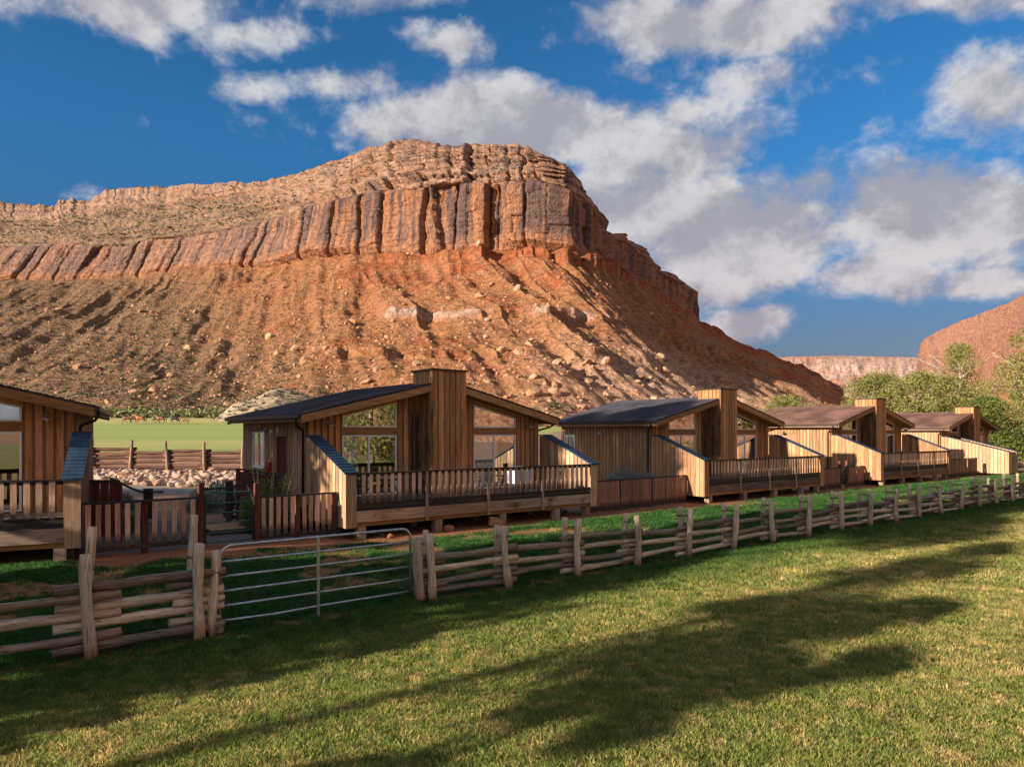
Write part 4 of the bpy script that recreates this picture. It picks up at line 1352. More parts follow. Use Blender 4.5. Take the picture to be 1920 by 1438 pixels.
# ------------------------------------------------------------------ deck furniture, stoop and small things
def chair(i, t, s, rz, label, mat=BLACKM):
    x, y = cw_(i, t, s)
    r = empty('deck_chair', (x, y, FLOOR + ORG[i][2]), AU + rz)
    tag(r, label, 'chair', 'chairs on the decks')
    MB().box(-.25, .25, -.24, .24, .40, .44).build('seat', mat, r)
    b = MB()
    for k in range(5): b.box(-.22 + k * .1, -.18 + k * .1, .22, .245, .45, .90)
    b.box(-.25, .25, .215, .25, .88, .95)
    b.build('backrest', mat, r)
    for sx in (-.23, .23):
        for sy in (-.22, .22):
            MB().tube([(sx, sy, 0), (sx, sy, .40)], .016, 6).build('leg', mat, r)
        MB().tube([(sx, .23, .66), (sx, 0, .68), (sx, -.22, .64), (sx, -.24, .42)], .016, 6).build('armrest', mat, r, True)
    return r
def table(i, t, s, label, r_=.5, mat=BLACKM, top=.72):
    x, y = cw_(i, t, s)
    r = empty('deck_table', (x, y, FLOOR + ORG[i][2]), AU)
    tag(r, label, 'table')
    MB().tube([(0, 0, top - .03), (0, 0, top)], r_, 24).build('tabletop', mat, r)
    for a in range(4):
        an = a * math.pi / 2 + .78
        MB().tube([(.42 * r_ * math.cos(an) * 2, .42 * r_ * math.sin(an) * 2, 0), (.3 * math.cos(an) * r_, .3 * math.sin(an) * r_, top - .03)], .017, 6).build('leg', mat, r)
    return r
table(1, 2.2, 1.5, 'round black metal table behind the left deck rail of the nearest whole cabin')
chair(1, 1.2, 1.5, math.pi / 2, 'black metal chair at the round table, in front of the glass door')
chair(1, 3.2, 1.4, -math.pi / 2, 'black metal chair between the round table and the board chimney')
chair(1, 9.2, 1.9, -.5, 'black metal chair by the right glass door of the nearest whole cabin')
x, y = cw_(1, 7.35, .75)
gr = empty('covered_grill', (x, y, FLOOR), AU); tag(gr, 'grill under a pale blue cover behind the deck rail of the nearest whole cabin', 'grill')
MB().prism([(-.42, .38), (-.46, .86), (-.30, 1.0), (.30, 1.0), (.46, .86), (.42, .38)], 'y', -.26, .26).build('cover', BLUEC, gr)
for sx in (-.36, .36):
    for sy in (-.2, .2): MB().tube([(sx, sy, 0), (sx, sy, .38)], .02, 6).build('leg', BLACKM, gr)
chair(2, 2.0, 1.6, 1.2, 'black metal chair behind the deck rail of the second whole cabin, left')
chair(2, 8.2, 1.7, -.6, 'black metal chair behind the deck rail of the second whole cabin, right')
chair(0, 8.0, 1.3, .5, 'black curved arm chair on the deck at the left edge')

# entry stoop beside the nearest cabin
x, y = cw_(1, 0, 0)
st_ = empty('entry_stoop', (x, y, 0), AU); tag(st_, 'dark timber entry stoop with rail behind the green bush', 'stoop')
MB().box(-1.25, -.06, 2.6, 6.6, FLOOR - .16, FLOOR - .1).build('platform', WPLANK, st_)
rl = MB().box(-1.32, -1.16, 2.3, 6.5, 1.93, 1.98).box(-1.27, -1.23, 2.3, 6.5, 1.02, 1.12).build('railing', WRAILD, st_)
for k in range(5):
    yk = 2.4 + k * 1.0
    MB().box(-1.29, -1.20, yk - .045, yk + .045, -.1, 1.928).build('post', WRAILD, rl)
for k in range(26):
    yk = 2.5 + k * .155
    MB().box(-1.318, -1.293, yk - .055, yk + .055, 1.0, 1.9).build('baluster', WRED, rl)
for k in range(4):
    MB().box(-1.25, -.1, 6.62 + k * .30, 6.90 + k * .30, FLOOR - .34 - k * .19, FLOOR - .28 - k * .19).build('step', WPLANK, st_)
for k, xs_ in enumerate((-1.3, -.2)):
    MB().beam((xs_, 6.6, .82), (xs_, 7.9, .12), .05, .22).build('stringer', WRAILD, st_)
# fire extinguisher on the side wall
x, y = cw_(1, -.10, 6.45)
fe = empty('fire_extinguisher', (x, y, 1.75), AU); tag(fe, 'red fire extinguisher hung on the side wall between window and door', 'extinguisher')
MB().tube([(0, 0, 0), (0, 0, .03), (0, 0, .36), (0, 0, .42), (0, 0, .45)], [.06, .08, .08, .05, .025], 14).build('cylinder_body', REDM, fe, True)
MB().box(-.02, .02, -.05, .05, .45, .49).build('handle', WHITE, fe)
MB().tube([(0, .03, .46), (-.06, .07, .42), (-.09, .06, .25), (-.09, .04, .12)], .012, 6).build('hose', BLACKM, fe, True)

# path steps, handrails and low platform seen through the small green gate
def spot(px, Y, z=None):
    X = (px - 960) / F * Y
    return (X, Y, gz(X, Y) if z is None else z)
p = spot(430, 23.6)
hr = empty('handrail', (p[0], p[1], p[2]), .15); tag(hr, 'dark handrail on a square post beside the green bush', 'handrail')
MB().box(-.09, .09, -.09, .09, -.1, 1.55).build('post', WRAILD, hr)
MB().tube([(-.9, 0, 1.30), (0, 0, 1.32), (1.0, .4, 1.62)], .03, 8).build('rail', WRAILD, hr, True)
p = spot(278, 24.0)
hr2 = empty('pole_handrail', (p[0], p[1], p[2]), 0); tag(hr2, 'bent pole handrail sloping over the yard behind the left picket fence', 'handrail')
MB().box(-.11, .11, -.11, .11, -.1, 1.25).build('post', WRAILD, hr2)
MB().tube([(-1.3, 0, 1.60), (-.6, 0, 1.27), (-.25, 0, 1.13), (.5, 0, 1.13)], .04, 8).build('rail', WRAILD, hr2, True)
p = spot(430, 21.9)
pf = empty('board_walk', (p[0], p[1], p[2]), AU); tag(pf, 'grey plank walk behind the small green gate', 'boardwalk')
for k in range(7):
    MB().box(-.55, .75, .0 + k * .24, .215 + k * .24, .16, .20).build('plank', WSIDE, pf)
MB().box(-.5, .7, .02, .10, -.05, .158).build('bearer', WRAILD, pf)
MB().box(-.5, .7, 1.5, 1.58, -.05, .158).build('bearer', WRAILD, pf)
# red-brown screen panel between cabin and yard
p = spot(160, 20.2)
sc_ = empty('board_screen', (p[0], p[1], p[2]), 0.1); tag(sc_, 'low red brown board screen behind the left picket fence', 'screen')
for k in range(4):
    MB().box(-.1 + k * .25, .13 + k * .25, 0, .03, .2, 1.74).build('board', WRED, sc_)
MB().box(-.16, .92, -.03, .07, 1.742, 1.80).build('cap_rail', WRAILD, sc_)
MB().box(.86, .97, -.02, .09, -.1, 1.74).build('post', WRED, sc_)


# ------------------------------------------------------------------ picket fences and small tube gates
def picket_mesh(w_, h, mat, seed):
    rr = random.Random(seed)
    m = MB().prism([(-w_ / 2, rr.uniform(0, .03)), (w_ / 2, rr.uniform(0, .03)), (w_ / 2, h), (-w_ / 2, h)], 'y', -.012, .012).mesh('picket')
    m.materials.append(mat)
    return m
def picket_fence(a, b, label, npk, posts, ztop=1.42, w_=.12, mat=WPICK, zb_=.30, tall=()):
    """a, b world ends; posts at fractions"""
    a, b = Vector(a), Vector(b)
    d = b - a; L = d.length; ang = math.atan2(d.y, d.x)
    zg = gz(*( (a + b) / 2))
    r = empty('picket_fence', (a.x, a.y, zg), ang); tag(r, label, 'fence')
    MB().box(0, L, -.05, .05, ztop - .05, ztop).build('top_rail', WRAILD, r)
    MB().box(0, L, -.02, .02, .14, .27).build('bottom_board', WRAILD, r)
    var = [picket_mesh(w_, ztop - .055 - zb_ + .1, mat, k) for k in range(4)]
    rr = random.Random(int(L * 10))
    pf_ = sorted(posts)
    for k, f in enumerate(pf_):
        h = ztop + .38 if k in tall else ztop - .052
        MB().box(f * L - .07, f * L + .07, -.07 + (.0 if k in tall else .09), .07 + (.0 if k in tall else .09), -.2, h).build('post', WRED, r)
    # pickets spread between posts
    spans = [(pf_[i] * L, pf_[i + 1] * L) for i in range(len(pf_) - 1)]
    for (s0, s1) in spans:
        n = max(2, round(npk * (s1 - s0) / L))
        for k in range(n):
            o = link('picket', var[rr.randrange(4)], None, r)
            o.location = (s0 + (s1 - s0) * (k + .9) / (n + .8), -.034, zb_ - .1 + rr.uniform(-.02, .02))
            o.rotation_euler = (0, rr.uniform(-.012, .012), 0)
    return r
def tube_gate(a, b, label, z0, z1, nr, mat, rad=.02, mid=False, radc=.25):
    a, b = Vector(a), Vector(b)
    d = b - a; L = d.length
    zg = gz(*((a + b) / 2))
    r = empty('tube_gate', (a.x, a.y, zg), math.atan2(d.y, d.x)); tag(r, label, 'gate')
    pts = [(0, 0, z0)]
    for k in range(9):
        an = math.pi - k * math.pi / 16
        pts.append((radc + radc * math.cos(an), 0, z1 - radc + radc * math.sin(an)))
    for k in range(9):
        an = math.pi / 2 - k * math.pi / 16
        pts.append((L - radc + radc * math.cos(an), 0, z1 - radc + radc * math.sin(an)))
    pts.append((L, 0, z0))
    MB().tube(pts, rad * 1.08, 10).build('frame', mat, r, True)
    for k in range(nr):
        z = z0 + (z1 - z0 - .02) * k / nr if not isinstance(nr, list) else 0
        sag = -.02 if k == 0 and mid else 0
        MB().tube([(.015, 0, z + .002), (L * .25, 0, z + sag), (L * .5, 0, z), (L * .75, 0, z), (L - .015, 0, z)], rad * .9, 8).build('rail', mat, r, True)
    if mid:
        MB().box(L * .47 - .028, L * .47 + .028, -.034, -.022, .0, z1 - .0).build('brace', mat, r)
        for zz in (z0 + .25, z1 - .35):
            MB().tube([(-.12, 0, zz), (0, 0, zz)], .014, 6).build('hinge', WIREM, r)
        MB().tube([(L, 0, z1 - .30), (L + .08, -.02, z1 - .33), (L + .17, 0, z1 - .30)], .010, 6).build('chain', GALV, r)
    return r
s1_ = .5
tg = lambda t: P1(t, s1_)
picket_fence(tg(-6.95), tg(-4.08), 'picket fence between the left edge cabin and the green gate', 11, (0, .52, 1), tall=(2,), ztop=1.40)
picket_fence(tg(-2.57), tg(-.12), 'picket fence between the green gate and the nearest whole cabin', 10, (0, .50, .97), tall=(0,), ztop=1.38)
tube_gate(tg(-3.97), tg(-2.68), 'small green tube gate between two red brown posts by the nearest whole cabin', .12, 1.48, 5, GREENM, .02, radc=.16)
picket_fence(cw_(1, 10.75, .65), cw_(2, -.16, .95), 'close boarded picket fence between the nearest and second whole cabins', 46, (0, .3, .62, 1), ztop=1.30, w_=.105, mat=WPICKD, zb_=.12)
a = cw_(2, 10.75, .65); b = cw_(3, -.16, .95)
A_, B__ = Vector(a), Vector(b)
fr = lambda f: tuple(A_ + (B__ - A_) * f)
picket_fence(fr(0), fr(.50), 'weathered picket fence left of the small far gate', 24, (0, .5, 1), ztop=1.22, w_=.105, mat=WPICKD, zb_=.12, tall=(2,))
picket_fence(fr(.64), fr(1.0), 'weathered picket fence right of the small far gate', 18, (0, .5, 1), ztop=1.22, w_=.105, mat=WPICKD, zb_=.12, tall=(0,))
tube_gate(fr(.515), fr(.625), 'small dark tube gate in the far picket fence by the third cabin', .12, 1.30, 5, GREENM, .02, radc=.12)
picket_fence(cw_(3, 10.75, .3), cw_(4, -1.5, .1), 'brown picket fence in front of the farthest cabin wall', 34, (0, .33, .66, 1), ztop=1.35, w_=.105, mat=WPICKD, zb_=.12)


# ------------------------------------------------------------------ log fences
def log_mesh(L, r, seed, mat, vertical=False, bend=.03, n=10, seg=7):
    rr = random.Random(seed)
    pts, rad = [], []
    ph, ph2 = rr.uniform(0, 6), rr.uniform(0, 6)
    for i in range(seg + 1):
        f = i / seg
        o1_ = bend * math.sin(f * 3.1 + ph) - bend * math.sin(ph); o2_ = bend * .7 * math.sin(f * 4.3 + ph2) - bend * .7 * math.sin(ph2)
        p = (o1_, o2_, f * L) if vertical else (f * L, o1_, o2_)
        pts.append(p); rad.append(r * (1 + .10 * math.sin(f * 9 + ph)) * (1.08 - .16 * f))
    m = MB().tube(pts, rad, n)
    for i, v in enumerate(m.v):                       # out of round and knotty
        k = 1 + .07 * math.sin(i * 2.3 + seed) + rr.uniform(-.08, .08)
        j = i // n
        c = pts[min(j, seg)]
        m.v[i] = tuple(c[q] + (v[q] - c[q]) * k for q in range(3))
    me = m.mesh('log', True)
    # flat cut ends
    pol = me.polygons
    pol[len(pol) - 1].use_smooth = False; pol[len(pol) - 2].use_smooth = False
    me.materials.append(mat)
    return me
RAILS = [log_mesh(2.55, .060, 100 + i, LOGX) for i in range(9)]
RAILSL = [log_mesh(2.1, .070, 130 + i, LOGX, bend=.02, n=12, seg=10) for i in range(6)]
RAILSB = [log_mesh(2.55, .063, 400 + i, LOGXB) for i in range(5)]
RAILSLB = [log_mesh(2.1, .070, 430 + i, LOGXB, bend=.02, n=12, seg=10) for i in range(4)]
STUBS = [log_mesh(.78, .062, 160 + i, LOGXB if i % 2 else LOGX, bend=.006, seg=4) for i in range(5)]
POSTS = [log_mesh(1.0, .076, 200 + i, LOGZ, True, bend=.03) for i in range(7)]
POSTB = [log_mesh(1.0, .068, 240 + i, LOGZ, True, bend=.02) for i in range(5)]
wire = MB()
for z_ in (0, .012, .03):
    wire.tube([(.12 * math.cos(a * math.pi / 6), .20 * math.sin(a * math.pi / 6) + .11, z_ + .01 * math.sin(a)) for a in range(13)], .0045, 5, False)
WIRE = wire.mesh('wire_tie'); WIRE.materials.append(WIREM)

def log_fence(name, label, ks, big, rseed, frame=None, mat=None):
    """stacked rail fence along the fence line; rails of neighbouring bays interleave between paired posts"""
    rr = random.Random(rseed)
    x0, y0 = fence_pt(ks[0]) if frame is None else frame[0]
    ang = AW if frame is None else frame[1]
    r = empty(name, (x0, y0, 0), ang); tag(r, label, 'fence')
    def gl(k):
        lx = k - ks[0]
        return gz(x0 + math.cos(ang) * lx, y0 + math.sin(ang) * lx)
    lev = .145 if big else .118
    z00 = .15 if big else .12
    nl = 7
    for i, k in enumerate(ks):
        g0 = gl(k)
        fh = (1.52 if big else 1.30) + rr.uniform(-.05, .06)
        bh = (1.95 if big else 1.32) + rr.uniform(-.06, .06)
        o = link('post', POSTS[rr.randrange(7)], None, r); o.location = (k - ks[0] + rr.uniform(-.03, .03), -.16, g0 - .05); o.scale = (1.05, 1.05, fh)
        o.rotation_euler = (rr.uniform(-.02, .05), rr.uniform(-.03, .03), rr.uniform(0, 6.3))
        o = link('post', POSTB[rr.randrange(5)], None, r); o.location = (k - ks[0] + rr.uniform(-.05, .05), .17, g0 - .05); o.scale = (1, 1, bh)
        o.rotation_euler = (rr.uniform(-.05, .02), rr.uniform(-.03, .03), rr.uniform(0, 6.3))
        o = link('wire_tie', WIRE, None, r); o.location = (k - ks[0], -.10, g0 + nl * lev + z00 + .12)
    for i in range(len(ks) - 1):
        L = ks[i + 1] - ks[i]
        for j in range(nl):
            if (j + i) % 2: continue
            a, b = gl(ks[i]), gl(ks[i + 1])
            z = z00 + lev * j
            ov0, ov1 = (rr.uniform(.40, .46), rr.uniform(.40, .46)) if big else (rr.uniform(.27, .35), rr.uniform(.27, .35))
            tot = L + ov0 + ov1
            barked = j >= nl - 2 or rr.random() < .28
            src = (RAILSLB if barked else RAILSL) if big else (RAILSB if barked else RAILS)
            base_ = 2.1 if big else 2.55
            o = link('rail', src[rr.randrange(len(src))], None, r)
            flip = rr.random() < .5
            dy_ = rr.uniform(-.03, .03)
            sx = tot / base_
            if flip:
                o.location = (ks[i + 1] - ks[0] + ov1, dy_, b + z); o.rotation_euler = (rr.uniform(0, 6.3), math.atan2(b - a, L), math.pi)
            else:
                o.location = (ks[i] - ks[0] - ov0, dy_, a + z); o.rotation_euler = (rr.uniform(0, 6.3), -math.atan2(b - a, L), 0)
            th = rr.uniform(.96, 1.10)
            o.scale = (sx, th, th)
    # short spacer logs where a level would be empty
    for i, k in enumerate(ks):
        for j in range(nl):
            left_has = i > 0 and (j + i - 1) % 2 == 0
            right_has = i < len(ks) - 1 and (j + i) % 2 == 0
            if not left_has and not right_has or (big and rr.random() < .3) or rr.random() < .25:
                if left_has and right_has: continue
                o = link('spacer_log', STUBS[rr.randrange(5)], None, r)
                o.location = (k - ks[0] - .39 + rr.uniform(-.08, .08), rr.uniform(-.02, .02) + (.0 if not (left_has or right_has) else .10), gl(k) + z00 + lev * j)
                o.rotation_euler = (rr.uniform(0, 6.3), rr.uniform(-.02, .02), 0)
                o.scale = (1, .9, .9)
    return r
log_fence('log_fence', 'pale stacked log fence left of the steel gate', [-3.9, -1.95, 0, 1.50], True, 1)
kr = [5.86 + .0] + [7.73 + 2.0 * i for i in range(21)]
log_fence('log_fence', 'long pale stacked log fence running from the steel gate towards the cottonwoods', kr, False, 2)
# gate posts beside the steel gate
for k, off, h, rad, lab in ((1.74, -.02, 1.42, 1.0, 'smooth pale log post the steel gate hangs on'), (5.60, -.12, 1.30, 1.25, 'stout split log post where the steel gate latches')):
    x, y = fence_pt(k, off)
    me = POSTS[2 if k < 3 else 4]
    o = link('gate_post', me); o.location = (x, y, gz(x, y) - .05); o.scale = (rad, rad, h); tag(o, lab, 'post')
x, y = fence_pt(1.86, -.02)
o = link('log_stump', STUBS[1]); o.location = (x, y, gz(x, y) - .02); o.rotation_euler = (0, -math.pi / 2, 0); o.scale = (.30, 1.1, 1.1); tag(o, 'short sawn log stump at the hinge foot of the steel gate', 'stump')
g0 = tube_gate(fence_pt(1.88), fence_pt(5.44), 'long galvanised steel tube gate in the log fence', .20, 1.43, 5, GALV, .024, mid=True, radc=.20)

# brown log fence at the pasture edge
PASTP = [log_mesh(1.0, .085, 500 + i, LOGZB, True, bend=.03) for i in range(4)]
def back_fence():
    r = empty('pasture_fence', (-33.0, 44.0, 0), 0); tag(r, 'brown log rail fence between the stone bank and the green pasture', 'fence')
    rr = random.Random(9)
    rails = [log_mesh(2.9, .06, 300 + i, LOGBACK, bend=.02, n=7) for i in range(4)]
    xs = [i * 2.32 + .1 for i in range(12)]
    for i, x in enumerate(xs):
        g_ = gz(-33 + x, 44)
        o = link('post', PASTP[i % 4], None, r); o.location = (x, -.15, g_ - .1); o.scale = (1.1, 1.1, 1.95 + rr.uniform(-.08, .08)); o.rotation_euler = (0, rr.uniform(-.05, .05), rr.uniform(0, 6))
        o = link('post', PASTP[(i + 1) % 4], None, r); o.location = (x + .05, .17, g_ - .1); o.scale = (1, 1, 1.45)
        if i == len(xs) - 1: break
        for j in range(8):
            if (i + j) % 2: continue
            z = .25 + j * .15
            o = link('rail', rails[rr.randrange(4)], None, r); o.location = (x - .33, rr.uniform(-.03, .03), g_ + z); o.rotation_euler = (rr.uniform(0, 6), 0, 0); o.scale = (1.02, 1.6, 1.6)
back_fence()

# red stones at the deck foot
for (t, s, r_, lab, nm) in ((5.55, -.12, .36, 'large leaning red sandstone slab under the deck edge of the nearest cabin', 'sandstone_slab'),
                     (3.6, -.1, .24, 'red stone beside the second pier of the nearest cabin deck', 'red_stone'),
                     (1.35, -.25, .14, 'small orange stone on the soil left of the second pier', 'red_stone')):
    x, y = cw_(1, t, s)
    o = link(nm, REDM_[int(t) % 8]); o.location = (x, y, gz(x, y) + r_ * .35); o.scale = (r_, r_ * .7, r_ * 1.0); o.rotation_euler = (.2, .35, AU)
    tag(o, lab, 'stone')
rr = random.Random(12)
for n_ in range(60):
    t, s = rr.uniform(.5, 26), rr.uniform(.0, 1.8)
    x, y = cw_(1, t, s)
    r_ = rr.uniform(.04, .12)
    if n_ == 0:
        soil = bpy.data.objects['dirt_ground']
    o = link('pebble', REDM_[n_ % 8], None, soil); o.location = (x, y, gz(x, y) + r_ * .2); o.scale = (r_, r_, r_ * .8); o.rotation_euler = (0, 0, rr.uniform(0, 6))


# ------------------------------------------------------------------ plants and trees
def leaf_cloud(centres, radii, n_each, size, seed, flat_=.85, elong=1.0):
    q = np.random.default_rng(seed)
    out = []
    for c, r in zip(centres, radii):
        n = max(4, int(n_each * (r / np.mean(radii)) ** 2))
        d = q.normal(size=(n, 3)); d /= np.linalg.norm(d, axis=1)[:, None]
        p = np.array(c) + d * (r * q.uniform(.25, 1.05, (n, 1)) ** .6) * np.array([1, 1, flat_])
        out.append(p)
    P = np.concatenate(out); n = len(P)
    a = q.normal(size=(n, 3)); a /= np.linalg.norm(a, axis=1)[:, None]
    b = np.cross(a, q.normal(size=(n, 3))); b /= np.linalg.norm(b, axis=1)[:, None]
    s = size * q.uniform(.6, 1.35, (n, 1))
    V_ = np.stack([P - a * s * elong, P - b * s * .55, P + a * s * elong, P + b * s * .55], 1)
    return V_.reshape(-1, 3), np.arange(n * 4).reshape(-1, 4)

def tree(name, x, y, H, R, label, group, lmat, bmat, seed, base=.18, n_c=46, n_l=150, size=.16, bare=0, wide=1.0, lean=(0, 0), taper=.45):
    rr = random.Random(seed)
    z0 = gz(x, y)
    r = empty(name, (x, y, z0)); tag(r, label, 'tree', group)
    cen, rad = [], []
    zc0, zc1 = H * base, H
    for i in range(n_c):
        f = rr.random() ** .8
        z = zc0 + (zc1 - zc0) * f
        prof = math.sin(math.pi * min(1, (f * .86 + .14))) ** taper * (1.0 if f < .6 else 1 - (f - .6) * .75)
        rad_ = .74 * R * prof * math.sqrt(rr.uniform(.1, 1.0)) * rr.choice((.75, 1.0, 1.1))
        an = rr.uniform(0, 6.283)
        cr = R * rr.uniform(.17, .36) * (1.15 - .4 * f)
        cen.append((rad_ * math.cos(an) * wide + lean[0] * f, rad_ * math.sin(an) + lean[1] * f, min(z, H - cr * .6))); rad.append(cr)
    V_, Q = leaf_cloud(cen, rad, n_l, size, seed)
    me = fastmesh('crown', V_, Q)
    link('crown', me, lmat, r)
    t = MB()
    nt_ = 8
    tp = [(lean[0] * (i / nt_) ** 1.5 * .8 + .12 * math.sin(i * 1.3 + seed), lean[1] * (i / nt_) ** 1.5 * .8 + .12 * math.cos(i * 1.7 + seed), -.2 + H * .78 * i / nt_) for i in range(nt_ + 1)]
    tr_ = max(.12, H * .024)
    t.tube(tp, [tr_ * (1.25 if i == 0 else 1 - .82 * i / nt_) for i in range(nt_ + 1)], 9)
    for i in range(0, n_c, 2):
        c = Vector(cen[i]); zt_ = min(max(c.z - rad[i] - H * .14 * rr.random(), H * .12), H * .7)
        f = (zt_ + .2) / (H * .78) * nt_
        k = int(min(nt_ - 1, f)); a = Vector(tp[k]).lerp(Vector(tp[k + 1]), f - k)
        mid = a.lerp(c, .5) + Vector((rr.uniform(-.3, .3), rr.uniform(-.3, .3), -.08 * (c - a).length))
        w0 = tr_ * .42 * (1 - .6 * zt_ / H)
        t.tube([a, mid, c], [w0, w0 * .6, w0 * .22], 6)
        for j in range(3):
            e = c + Vector((rr.gauss(0, 1), rr.gauss(0, 1), rr.gauss(.3, .8))).normalized() * rad[i] * .9
            t.tube([mid.lerp(c, .6), e], [w0 * .32, w0 * .08], 5)
    for j in range(bare):                                # dead bare limbs
        an = rr.uniform(0, 6.283); z = H * rr.uniform(.55, .86)
        a = Vector((lean[0] * .5, lean[1] * .5, z - 1.2)); 
        e = Vector((math.cos(an) * R * rr.uniform(.5, 1.0) * wide, math.sin(an) * R * .6, z + rr.uniform(0, H * .16)))
        m_ = a.lerp(e, .5) + Vector((0, 0, -.4))
        t.tube([a, m_, e], [.11, .07, .02], 5)
        for q_ in range(5):
            s0 = m_.lerp(e, rr.random()); t.tube([s0, s0 + Vector((rr.gauss(0, .9), rr.gauss(0, .9), rr.uniform(.1, 1.1)))], [.035, .01], 4)
    t.build('trunk', bmat, r, True)
    return r
def tree_px(px, topy, wpx, Y, label, **kw):
    X = (px - 960) / F * Y
    H = CAMZ + Y * (HZ - topy) / F - gz(X, Y)
    return tree('cottonwood_tree', X, Y, H, wpx / F * Y / 2 * 1.15, label, 'cottonwoods behind the cabins', **kw)
tree_px(1648, 697, 135, 96, 'yellow green round cottonwood just right of the third cabin chimney', lmat=LEAF_Y, bmat=LIMB, seed=1, base=.1, n_c=60, n_l=250, size=.135)
tree_px(1600, 752, 90, 108, 'small pale cottonwood partly behind the third cabin roof', lmat=LEAF_Y, bmat=LIMB, seed=2, base=.08, n_c=36, n_l=210, size=.13)
tree_px(1722, 700, 160, 92, 'yellow green cottonwood above the farthest cabin roof ridge', lmat=LEAF_Y, bmat=LIMB, seed=3, base=.1, n_c=60, n_l=250, size=.135)
tree_px(1800, 646, 160, 104, 'tallest cottonwood with bare whitish limbs in its crown', lmat=LEAF_Y, bmat=LIMB, seed=4, base=.30, n_c=44, n_l=210, size=.13, bare=9, taper=.9)
tree_px(1775, 706, 150, 90, 'yellow green cottonwood in front of the tallest one', lmat=LEAF_Y, bmat=LIMB, seed=5, base=.1, n_c=56, n_l=250, size=.135)
tree_px(1858, 745, 130, 84, 'darker green cottonwood right of the farthest cabin chimney', lmat=LEAF_D, bmat=BARK, seed=6, base=.06, n_c=60, n_l=250, size=.135)
tree_px(1930, 702, 90, 90, 'cottonwood cut off by the right edge, low crown', lmat=LEAF_Y, bmat=LIMB, seed=7, base=.05, n_c=50, n_l=250, size=.135)
tree_px(1948, 600, 150, 66, 'tall near cottonwood whose branches reach in from the right edge', lmat=LEAF_Y, bmat=LIMB, seed=8, base=.42, n_c=40, n_l=260, size=.10, bare=4)
tree_px(1475, 742, 120, 104, 'low pale green cottonwood peeping over the third cabin roof', lmat=LEAF_Y, bmat=LIMB, seed=10, base=.1, n_c=44, n_l=210, size=.13)
tree_px(1895, 815, 130, 98, 'dark low cottonwood right of the farthest cabin', lmat=LEAF_D, bmat=BARK, seed=12, base=.0, n_c=40, n_l=220, size=.125)

# the grove out of frame to the left whose shadows lie across the lawn, and the trees mirrored in the glass
def aq(a, q): return (LH.x * -a + LH.y * q, LH.y * -a - LH.x * q)
grove = [(-14, 15.2, 15.5, 4.7, .06, 1, 0), (-15, 26.0, 18.5, 5.9, .12, 2, 0), (-20, 36.5, 17, 4.0, .2, 3, 0), (-12.5, 6.1, 8.6, 2.15, .30, 4, .4), (-25, 12.9, 22, 3.5, .50, 5, 0), (-26, 7.0, 15.6, 1.9, .60, 6, 1.7), (-27, 30, 21, 4.8, .3, 7, 0), (-6.5, 10.2, 3.9, 1.9, .05, 8, 0), (-8.5, 19.0, 5.4, 2.0, .1, 9, 0)]
for k, (a, q, H, R, bs, sd_, ln_) in enumerate(grove):
    x, y = aq(a, q)
    tree('shade_tree', x, y, H, R, 'tall leafy cottonwood standing out of view to the left of the lawn', 'cottonwoods out of view', LEAF_D, BARK, 40 + sd_, base=bs, n_c=95 if R > 4.5 else (50 if R > 2.2 else 26), n_l=190 if R > 4.5 else (150 if R > 2 else 30), size=.22, lean=(LH.y * ln_, -LH.x * ln_))
for k, (x, y, H, R) in enumerate([(27, 11, 13, 5), (36, 14, 15, 5.5), (31, 2, 14, 5), (48, 41, 13, 5), (44, 26, 11, 4.5), (58, 52, 13, 5)]):
    tree('shade_tree', x, y, H, R, 'leafy cottonwood standing out of view to the right of the lawn', 'cottonwoods out of view', LEAF_Y, LIMB, 60 + k, base=.08, n_c=40, n_l=120, size=.20)

def shrub(name, x, y, r, h, label, mat, seed, n=500, stemmat=None, nst=0, spread=.9, size=.03, z=None, lenf=1.0):
    """many thin upright stems with narrow leaves, fanning out of one foot"""
    q = np.random.default_rng(seed)
    z0 = gz(x, y) if z is None else z
    root = empty(name, (x, y, z0)); tag(root, label, 'shrub')
    an = q.uniform(0, 2 * np.pi, n); rr_ = r * np.sqrt(q.uniform(0, 1, n)); f = q.uniform(.2, 1, n)
    tip = np.stack([np.cos(an) * rr_, np.sin(an) * rr_, h * (1 - .55 * (rr_ / r) ** 2) * f + .03], 1)
    ft = tip * np.array([.25, .25, .0]) * q.uniform(.4, 1, (n, 1))
    L = (tip - ft); L /= np.linalg.norm(L, axis=1)[:, None]
    b = np.cross(L, q.normal(size=(n, 3))); b /= np.linalg.norm(b, axis=1)[:, None]
    seg = q.uniform(.10, .22, (n, 1)) * lenf
    V_ = np.stack([tip - L * seg - b * size * .4, tip - L * seg * .4 - b * size, tip + L * seg * .3, tip - L * seg * .4 + b * size], 1).reshape(-1, 3)
    link('foliage', fastmesh('foliage', V_, np.arange(n * 4).reshape(-1, 4)), mat, root)
    k = min(n, 90)
    t = MB()
    for i in range(k):
        t.tube([ft[i], tip[i] * .5 + ft[i] * .5 + np.array([0, 0, -.02]), tip[i]], [.008, .006, .003], 4, False)
    t.build('stems', stemmat or LIMB, root)
    if nst:
        t = MB()
        for i in range(nst):
            a_ = q.uniform(0, 6.28); e = np.array([math.cos(a_) * r * q.uniform(.5, 1.15), math.sin(a_) * r * q.uniform(.3, .9), h * q.uniform(.75, 1.2)])
            m_ = e * np.array([.6, .6, .45])
            t.tube([(0, 0, 0), m_, e], [.012, .013, .008], 5, False)
            for j in range(9):
                p_ = m_ + (e - m_) * (j / 9 + .1)
                t.tube([p_, p_ + np.array([q.normal() * .04, q.normal() * .04, .07])], [.014, .004], 4, False)
        t.build('flower_stalks', LEAF_STRAW, root)
    return root
x, y, _ = spot(505, 22.9)
